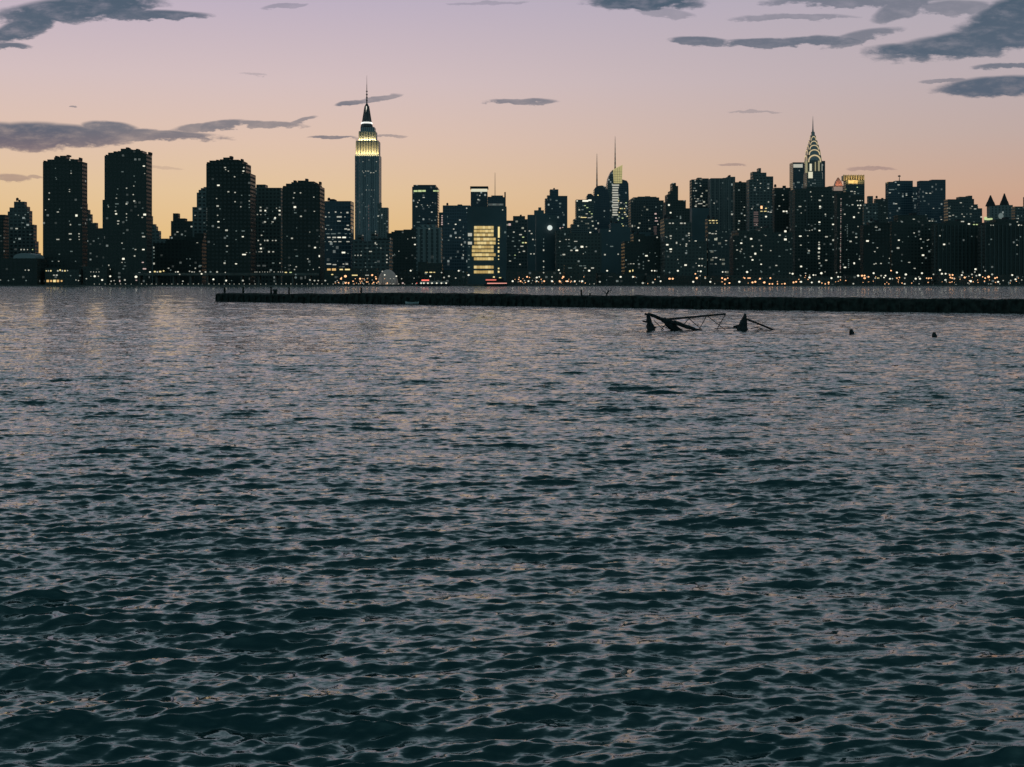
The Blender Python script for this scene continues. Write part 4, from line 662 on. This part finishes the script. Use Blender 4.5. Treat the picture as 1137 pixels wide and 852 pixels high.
# ------------------------------------------------------------------ boats moored on the far bank
pmat('hull_dark', (.03, .04, .045), .5); pmat('boat_white', (.35, .36, .36), .5)
def boat(label, x0, x1, D, decks, lampmat, group=None):
    r = empty('ferry', label, 'ferry', group)
    Xa = W(x0, 317, D)[0]; Xb = W(x1, 317, D)[0]; L = Xb - Xa
    bm = bmesh.new(); prof = [(0, 1.9), (.04, -.3), (.93, -.3), (1.0, 2.1)]
    fr = [bm.verts.new((Xa + L * p, D, z)) for p, z in prof]; bk = [bm.verts.new((Xa + L * p, D + 7, z)) for p, z in prof]
    bm.faces.new(fr); bm.faces.new(bk[::-1])
    for i in range(4): bm.faces.new((fr[i], fr[(i + 1) % 4], bk[(i + 1) % 4], bk[i]))
    link('hull', bm, 'hull_dark', r)
    bm = bmesh.new(); z = 2.1
    for k in range(decks):
        s = .08 + .10 * k; add_box(bm, Xa + L * s, Xb - L * (s + .03), D + .8 + .5 * k, D + 6.2 - .5 * k, z, z + 1.9); add_box(bm, Xa + L * (s - .03), Xb - L * s, D + .4 + .5 * k, D + 6.6 - .5 * k, z + 1.9, z + 2.1); z += 2.1
    add_bar(bm, (Xa + L * .5, D + 3.5, z), (Xa + L * .5, D + 3.5, z + 2.5), .15, .08)
    link('cabin', bm, 'boat_white' if lampmat != 'lit_red' else 'hull_dark', r)
    return r, Xa, Xb, L
r, Xa, Xb, L = boat('dark ferry moored on the far bank with a row of white deck lights', 463.5, 501, 984, 1, 'lit_bright')
for i, q in enumerate((.11, .19, .31, .43, .57, .71, .85)):
    bm = bmesh.new(); add_ball(bm, (Xa + L * q, 984.1, 2.45), .6, .4, .5, 0, 8, 6); link('deck_light', bm, 'lit_bright', r)
bm = bmesh.new(); add_box(bm, Xa + L * .12, Xa + L * .34, 985.2, 985.4, 4.3, 5.2); link('red_light_strip', bm, 'lit_red', r)
r, Xa, Xb, L = boat('moored vessel glowing with two red light strips on the far bank below the amber-striped block', 537, 565, 986, 2, 'lit_red')
emat('strip_red', (1.0, .22, .16), .7); emat('strip_pink', (1.0, .40, .32), .9)
bm = bmesh.new(); add_box(bm, Xa + L * .08, Xa + L * .50, 986.3, 986.6, 4.5, 5.5); link('red_light_strip', bm, 'strip_red', r)
bm = bmesh.new(); add_box(bm, Xa + L * .14, Xa + L * .92, 986.1, 986.4, 1.9, 2.7); link('red_light_strip', bm, 'strip_pink', r)

# ------------------------------------------------------------------ land
pmat('ground_dark', (.06, .065, .05), .95, .2, .3, .02); pmat('seawall', (.10, .10, .095), .9, .2, .3, .4)
bm = bmesh.new(); add_box(bm, -4000, 4000, 1000.6, 9000, -6, GZ); tag(link('ground', bm, 'ground_dark'), kind='structure')
bm = bmesh.new(); add_box(bm, -1200, 1200, 1000.0, 1000.6, -3, GZ + .25)
tag(link('seawall', bm, 'seawall'), 'dark low stone river wall along the far bank', 'river wall')

# ------------------------------------------------------------------ ruined pier across the water
pmat('timber', (.036, .046, .042), .9, .2, .5, 1.5); pmat('timber_grey', (.12, .12, .115), .9, .2, .4, 2)
def pier_pt(px):      # front edge of the pier
    y = 334.9 + (px - 238) / 899 * 13.2
    D = H * F / (y - 312.4) ; 
    u = (px - CX) / F; D = D  # ground distance along Y
    return u * D, D
pA = pier_pt(238.0); pB = pier_pt(1240.0)
dxp, dyp = pB[0] - pA[0], pB[1] - pA[1]; LP = math.hypot(dxp, dyp); ux, uy = dxp / LP, dyp / LP; nx, ny = -uy, ux
rp = random.Random(5); bm = bmesh.new()
NS = 460; st = []
for i in range(NS + 1):
    s = LP * i / NS
    px = 238 + 1002 * i / NS
    q = pA[0] + ux * s, pA[1] + uy * s
    pxx = CX + F * q[0] / q[1]
    hh = 1.62
    if pxx < 372: hh = 1.55 + .05 * math.sin(s * .3)
    elif pxx < 400: hh = 1.6 + .30 * (pxx - 372) / 28
    elif pxx < 560: hh = 1.92 - .1 * (pxx - 400) / 160
    else: hh = 1.70 + .03 * math.sin(s * .21)
    hh += rp.uniform(-.05, .07) + .05 * math.sin(s * .9) * math.sin(s * .37)
    j = rp.uniform(-.08, .08)
    sec = [(j - .25, -.8), (j, hh * .5), (j + .1 + rp.uniform(0, .08), hh - .12), (j + .35, hh), (3.5, hh + rp.uniform(-.08, .1)), (7.2, hh - .1), (7.5, -.8)]
    if i == 0: sec = [(a * .8 + .6, z if z < 0 else z * .8) for a, z in sec]
    st.append([bm.verts.new((q[0] + nx * a + ux * (0 if i else -.0), q[1] + ny * a, z)) for a, z in sec])
for a, b in zip(st, st[1:]):
    for k in range(6): bm.faces.new((a[k], a[k + 1], b[k + 1], b[k]))
bm.faces.new(st[0]); bm.faces.new(st[-1][::-1])
pier = empty('pier', 'long low dark derelict pier lying across the river in front of the skyline', 'pier')
link('deck', bm, 'timber', pier)
bm = bmesh.new()
s = 0.6
while s < LP:
    q = pA[0] + ux * s, pA[1] + uy * s; t = rp.uniform(-.12, .12)
    add_bar(bm, (q[0] - nx * .14, q[1] - ny * .14, -1), (q[0] - nx * .16 + t, q[1] - ny * .16, 1.40 + rp.uniform(-.3, .05)), .15, .13, 6)
    s += rp.uniform(1.3, 2.1)
fp = link('fender_piles', bm, 'timber', pier); fp['kind'] = 'stuff'
def on_pier(px, back=3.0):
    # point on the deck seen at photo x
    lo, hi = 0.0, LP
    for _ in range(40):
        m_ = (lo + hi) / 2; q = (pA[0] + ux * m_ + nx * back, pA[1] + uy * m_ + ny * back)
        if CX + F * q[0] / q[1] < px: lo = m_
        else: hi = m_
    return q
def post(label, px, ytop, r=.22, lean=0.0, fork=False, zb=1.45):
    q = on_pier(px, 2.6); zt = W(px, ytop, q[1])[1]; bm = bmesh.new()
    add_bar(bm, (q[0], q[1], zb), (q[0] + lean, q[1], zt), r, r * .8, 8)
    if fork:
        add_bar(bm, (q[0] + lean * .5, q[1], (zb + zt) / 2), (q[0] + lean * .5 - .7, q[1], zt - .1), r * .6, r * .4, 6); add_bar(bm, (q[0] + lean * .8, q[1], zt - .3), (q[0] + lean + .55, q[1], zt + .1), r * .5, r * .3, 6)
    else: add_bar(bm, (q[0] + lean * .95, q[1], zt - .12), (q[0] + lean, q[1], zt + .05), r * 1.15, r * .9, 8)
    tag(link('mooring_post', bm, 'timber'), label, 'mooring post')
post('thick mooring post nearest the left tip of the pier', 247, 319.2, .22)
post('thick mooring post second from the left tip of the pier', 270, 319.4, .22)
post('mooring post beside the squat bollard on the left part of the pier', 301, 319.0, .2)
post('mooring post right of the squat bollard on the pier', 321, 319.6, .17)
post('thin mooring post alone on the pier, below the floodlit skyscraper', 401, 319.6, .2)
post('straight thin post on the pier below the brightly topped office block', 646, 322.2, .14, -.1)
post('short stub of post between the straight thin post and the forked post', 655, 326.0, .13)
post('leaning forked post on the middle of the pier', 672.5, 322.4, .12, .45, True)
q = on_pier(305.5, 2.6); bm = bmesh.new(); add_taper(bm, q[0], q[1], 1.45, 2.1, .42, .34, 8); add_taper(bm, q[0], q[1], 2.1, 2.45, .5, .42, 8); tag(link('bollard', bm, 'timber'), 'squat mooring bollard on the left part of the pier', 'bollard')
q = on_pier(458, -.5)
bm = bmesh.new(); n = 14; rows_ = []
pmat('white_paint', (.86, .88, .88), .6, .3, .2, 1.0)
for i in range(n + 1):
    t = i / n; wd = .55 * math.sin(math.pi * min(max(t, .02), .98)) ** .6; X = q[0] - 1.15 + 2.3 * t
    rows_.append([bm.verts.new((X, q[1] - 1.0 + a * wd, .02 + z + .12 * (2 * t - 1) ** 2)) for a, z in ((-1, .38), (-.7, .1), (0, -.05), (.7, .1), (1, .38), (.8, .32), (0, .1), (-.8, .32))])
for a, b in zip(rows_, rows_[1:]):
    for k in range(8): bm.faces.new((a[k], a[(k + 1) % 8], b[(k + 1) % 8], b[k]))
bm.faces.new(rows_[0]); bm.faces.new(rows_[-1][::-1])
tag(link('dinghy', bm, 'white_paint'), 'small white dinghy lying against the foot of the dark pier', 'dinghy')

# ------------------------------------------------------------------ collapsed steel wreck in the water
pmat('wreck', (.035, .042, .045), .8, .3, .5, 3.0)
DW = 103.0
def wp(X, Y, dy_=0.0):   # 6.317x zoom of the photo, origin 700,330
    x, z = W(700 + X / 6.317, 330 + Y / 6.317, DW + dy_); return (x, DW + dy_, z)
def bar(name, root, pts, r0, r1=None, lump=0.0, n=7):
    bm = bmesh.new(); r1 = r1 or r0
    for (a, b) in zip(pts, pts[1:]): add_bar(bm, a, b, r0, r1, n)
    return link(name, bm, 'wreck', root)
R_ = empty('collapsed_truss', 'larger dark collapsed steel truss sticking out of the water, left piece', 'wreck')
def rough(name, root, p, q, w0, w1, seed):
    w0 *= 1.7; w1 *= 1.65
    """thick broken member: overlapping ragged plates along a leaning line"""
    r = random.Random(seed); bm = bmesh.new(); n = 7; prev = None
    for i in range(n + 1):
        t = i / n; c = [p[k] + (q[k] - p[k]) * t for k in range(3)]; w = w0 + (w1 - w0) * t; w *= r.uniform(.8, 1.2)
        dxx, dzz = q[0] - p[0], q[2] - p[2]; L_ = math.hypot(dxx, dzz) or 1; ox, oz = -dzz / L_, dxx / L_
        ring = []
        for k in range(8):
            a = 2 * math.pi * k / 8; rr2 = w * r.uniform(.8, 1.15); ring.append(bm.verts.new((c[0] + ox * math.cos(a) * rr2, c[1] + math.sin(a) * rr2 * 1.3, c[2] + oz * math.cos(a) * rr2)))
        if prev:
            for k in range(8): bm.faces.new((prev[k], prev[(k + 1) % 8], ring[(k + 1) % 8], ring[k]))
        else: bm.faces.new(ring[::-1])
        prev = ring
    bm.faces.new(prev); return link(name, bm, 'wreck', root)
rough('post', R_, wp(122, 122), wp(150, 262), .10, .22, 1)
rough('plate', R_, wp(100, 118, .3), wp(140, 128, .3), .05, .06, 2)
rough('plate', R_, wp(85, 170, .3), wp(122, 176, .3), .04, .05, 12)
rough('plate', R_, wp(128, 200, -.2), wp(182, 214, -.2), .06, .04, 13)
rough('beam', R_, wp(122, 116, .1), wp(245, 165, .1), .07, .10, 3)
rough('beam', R_, wp(228, 156, .1), wp(355, 250, -.1), .16, .15, 4)
rough('beam', R_, wp(300, 175, -.5), wp(520, 250, -.7), .09, .10, 5)
rough('beam', R_, wp(240, 155, .2), wp(420, 222, .1), .07, .07, 6)
bar('top_chord', R_, [wp(255, 155, .4), wp(400, 142, .8), wp(535, 130, 1.2), wp(668, 118, 1.5)], .075, .07)
bar('top_chord', R_, [wp(262, 161, -.5), wp(400, 147, -.3), wp(535, 134, -.1), wp(668, 122, .2)], .05, .045)
for k, (a, b) in enumerate((((668, 120), (622, 196)), ((622, 196), (600, 245)), ((540, 133), (668, 232)), ((532, 136), (478, 235)), ((405, 146), (500, 228)), ((412, 148), (365, 205)), ((165, 165), (245, 240)), ((250, 185), (205, 245)), ((215, 200), (300, 235)))):
    bar('brace', R_, [wp(*a, .6 - .1 * k), wp(*b, .2)], .035, .03, n=5)
bar('bottom_chord', R_, [wp(590, 222, .4), wp(735, 214, .3)], .04, .03, n=5)
bar('bottom_chord', R_, [wp(200, 246, -.3), wp(480, 232, -.3)], .04, .04, n=5)
R2 = empty('collapsed_truss', 'smaller dark broken frame with a sloping beam, right piece of the wreck', 'wreck')
rough('post', R2, wp(806, 116), wp(772, 260), .05, .30, 7)
rough('plate', R2, wp(722, 210, .3), wp(800, 205, .2), .06, .14, 8)
rough('post', R2, wp(806, 120, -.2), wp(806, 255, -.2), .06, .12, 9)
bar('sloping_beam', R2, [wp(805, 152, .2), wp(905, 190, .5), wp(1030, 242, .8)], .085, .075)
bar('brace', R2, [wp(800, 180, .2), wp(832, 245, .1)], .035, .03, n=5)
bar('brace', R2, [wp(845, 222, .6), wp(905, 205, .5)], .035, .03, n=5); bar('brace', R2, [wp(880, 210, .6), wp(930, 225, .5), wp(850, 236, .5)], .035, .03, n=5)
for (px, py, lab) in ((945, 370.8, 'small dark pile stub poking out of the water, left of two'), (1037, 374.6, 'small dark pile stub poking out of the water, right of two')):
    D = H * F / (py - 312.4); X = (px - CX) / F * D; bm = bmesh.new()
    add_bar(bm, (X, D, -.8), (X + .02, D, .18), .17, .16, 9); add_bar(bm, (X + .02, D, .18), (X + .03, D, .36), .16, .09, 9); add_bar(bm, (X + .15, D + .1, -.5), (X + .22, D + .1, .15), .08, .05, 7)
    tag(link('pile_stub', bm, 'wreck'), lab, 'pile stub')

# ------------------------------------------------------------------ water: wind waves as real geometry
def water():
    # rows spaced by distance, columns by bearing; long waves everywhere, short ones where the mesh is fine enough
    NC = 820
    Yr = [1.2, 2.0, 3.0, 4.2, 5.2]; y_ = 6.0
    while y_ < 1001: Yr.append(y_); y_ += .0023 * y_ + .002
    Yr = np.array(Yr); NR = len(Yr)
    c = np.linspace(-1, 1, NC); tu = np.concatenate([[-4, -2, -1.2, -.8], 0.50 * c, [.8, 1.2, 2, 4]]); NC = len(tu)
    Yg, Tg = np.meshgrid(Yr, tu, indexing='ij'); Xg = Yg * Tg
    dYr = np.abs(np.gradient(Yr)); dY = np.repeat(dYr[:, None], NC, 1)
    dX = Yg * np.abs(np.gradient(tu))[None, :]
    Z = np.zeros_like(Yg); GX = np.zeros_like(Yg); GY = np.zeros_like(Yg)
    # gusts
    patch = np.zeros_like(Yg)
    for i in range(16):
        L = 10 ** rng.uniform(.75, 1.95); a = rng.uniform(0, 2 * math.pi); kx, ky = 2 * math.pi / L * math.cos(a) * .7, 2 * math.pi / L * math.sin(a)
        patch += np.sin(kx * Xg + ky * Yg + rng.uniform(0, 6.28))
    patch = 1.0 + 0.16 * patch / 2.2; patch = np.clip(patch, .55, 1.5)
    N = 150; lam = 10 ** np.linspace(math.log10(.09), math.log10(5.2), N)
    ZS = np.zeros_like(Yg)
    for i, L in enumerate(lam):
        L *= rng.uniform(.95, 1.05); th = math.radians(-90 + 8 + rng.normal(0, 14 if L > .35 else 24)); k = 2 * math.pi / L
        kx, ky = k * math.cos(th), k * math.sin(th)
        slope = 0.0355 * (1.55 if .13 < L < .5 else (1.1 if L <= .13 else (.72 if L < 1.2 else .5))) * (1 if L < 2 else .45) * rng.uniform(.6, 1.4)
        A = slope / k
        at = np.clip(1.5 - np.maximum(abs(ky) * dY, abs(kx) * dX) / 1.9, 0, 1)
        if at.max() <= 0: continue
        ph = kx * Xg + ky * Yg + rng.uniform(0, 6.28)
        # slow phase wander keeps crests short
        ph += .9 * np.sin(Xg * (.23 / L ** .4) * rng.uniform(.6, 1.4) + Yg * .11 / L ** .3 + rng.uniform(0, 6.28))
        w = at * patch * A
        s_, c_ = np.sin(ph), np.cos(ph)
        if L < 1.5: ZS += w * c_
        else: Z += w * c_
        q = .45 if L < .6 else .85
        GX -= q * w * math.cos(th) * s_; GY -= q * w * math.sin(th) * s_
    rms = np.sqrt((ZS[200:700] ** 2).mean()); Z += ZS + .05 * (ZS ** 2 / rms - rms)    # peaked crests, flat troughs
    att = np.clip(.34 + .66 * (dY - .06) / .45, 0, 1.5)
    co = np.stack([Xg + GX, Yg + GY, Z], -1).reshape(-1, 3).astype(np.float32)
    idx = np.arange(NR * NC).reshape(NR, NC)
    quads = np.stack([idx[:-1, :-1], idx[:-1, 1:], idx[1:, 1:], idx[1:, :-1]], -1).reshape(-1, 4).astype(np.int32)
    me = bpy.data.meshes.new('water'); me.vertices.add(len(co)); me.vertices.foreach_set('co', co.ravel())
    me.loops.add(quads.size); me.loops.foreach_set('vertex_index', quads.ravel())
    me.polygons.add(len(quads)); me.polygons.foreach_set('loop_start', np.arange(0, quads.size, 4, dtype=np.int32))
    me.polygons.foreach_set('use_smooth', np.ones(len(quads), dtype=bool))
    me.update(calc_edges=True)
    at_ = me.attributes.new('coarse', 'FLOAT', 'POINT'); at_.data.foreach_set('value', att.ravel().astype(np.float32))
    m = bpy.data.materials.new('water'); m.use_nodes = True; t = m.node_tree; b = t.nodes['Principled BSDF']
    b.inputs['Base Color'].default_value = (.014, .040, .040, 1); b.inputs['Roughness'].default_value = .03; b.inputs['IOR'].default_value = 1.98; b.inputs['Specular Tint'].default_value = (.70, 1.0, 1.0, 1)
    g = nn(t, 'ShaderNodeNewGeometry')
    def noise(sx_, sy_, scale, det, rough=.55):
        mp = nn(t, 'ShaderNodeMapping'); mp.inputs['Scale'].default_value = (sx_, sy_, 1); t.links.new(g.outputs['Position'], mp.inputs[0])
        z = nn(t, 'ShaderNodeTexNoise'); z.inputs['Scale'].default_value = scale; z.inputs['Detail'].default_value = det; z.inputs['Roughness'].default_value = rough
        t.links.new(mp.outputs[0], z.inputs['Vector']); return z.outputs['Color']
    a = nn(t, 'ShaderNodeAttribute'); a.attribute_name = 'coarse'
    FINE, MID = 1.35, 1.4
    n1 = noise(.34, 1.0, 10.0, 4, .62); n2 = noise(.45, 1.0, 2.2, 3)
    # ripples finer than the mesh tilt the normal directly: fine ones everywhere, half-metre ones where the mesh is coarse
    def tilt(nc, amp):
        v = nn(t, 'ShaderNodeVectorMath', operation='SUBTRACT'); t.links.new(nc, v.inputs[0]); v.inputs[1].default_value = (.5, .5, .5)
        m2 = nn(t, 'ShaderNodeVectorMath', operation='MULTIPLY'); t.links.new(v.outputs[0], m2.inputs[0]); m2.inputs[1].default_value = (amp * .7, amp, 0)
        return m2.outputs[0]
    f1 = tilt(n1, FINE); f2 = nn(t, 'ShaderNodeVectorMath', operation='SCALE'); t.links.new(tilt(n2, MID), f2.inputs[0]); t.links.new(a.outputs['Fac'], f2.inputs['Scale'])
    ad = nn(t, 'ShaderNodeVectorMath', operation='ADD'); t.links.new(f1, ad.inputs[0]); t.links.new(f2.outputs[0], ad.inputs[1])
    ad2 = nn(t, 'ShaderNodeVectorMath', operation='ADD'); t.links.new(ad.outputs[0], ad2.inputs[0]); t.links.new(g.outputs['Normal'], ad2.inputs[1])
    no = nn(t, 'ShaderNodeVectorMath', operation='NORMALIZE'); t.links.new(ad2.outputs[0], no.inputs[0]); t.links.new(no.outputs[0], b.inputs['Normal'])
    me.materials.append(m)
    o = bpy.data.objects.new('water', me); COL.objects.link(o); tag(o, kind='structure')
water()

# ------------------------------------------------------------------ haze
HAZE = 0.0
if HAZE:
    bm = bmesh.new(); add_box(bm, -3800, 3800, -60, 5200, -7.5, 700)
    m = bpy.data.materials.new('haze'); m.use_nodes = True; t = m.node_tree
    for n in list(t.nodes): t.nodes.remove(n)
    v = nn(t, 'ShaderNodeVolumePrincipled'); v.inputs['Color'].default_value = (.80, .90, 1.0, 1); v.inputs['Density'].default_value = HAZE; v.inputs['Anisotropy'].default_value = 0.0
    o_ = nn(t, 'ShaderNodeOutputMaterial'); t.links.new(v.outputs[0], o_.inputs['Volume'])
    o = link('haze', bm, m); tag(o, kind='stuff')
print('objects', len(bpy.data.objects))
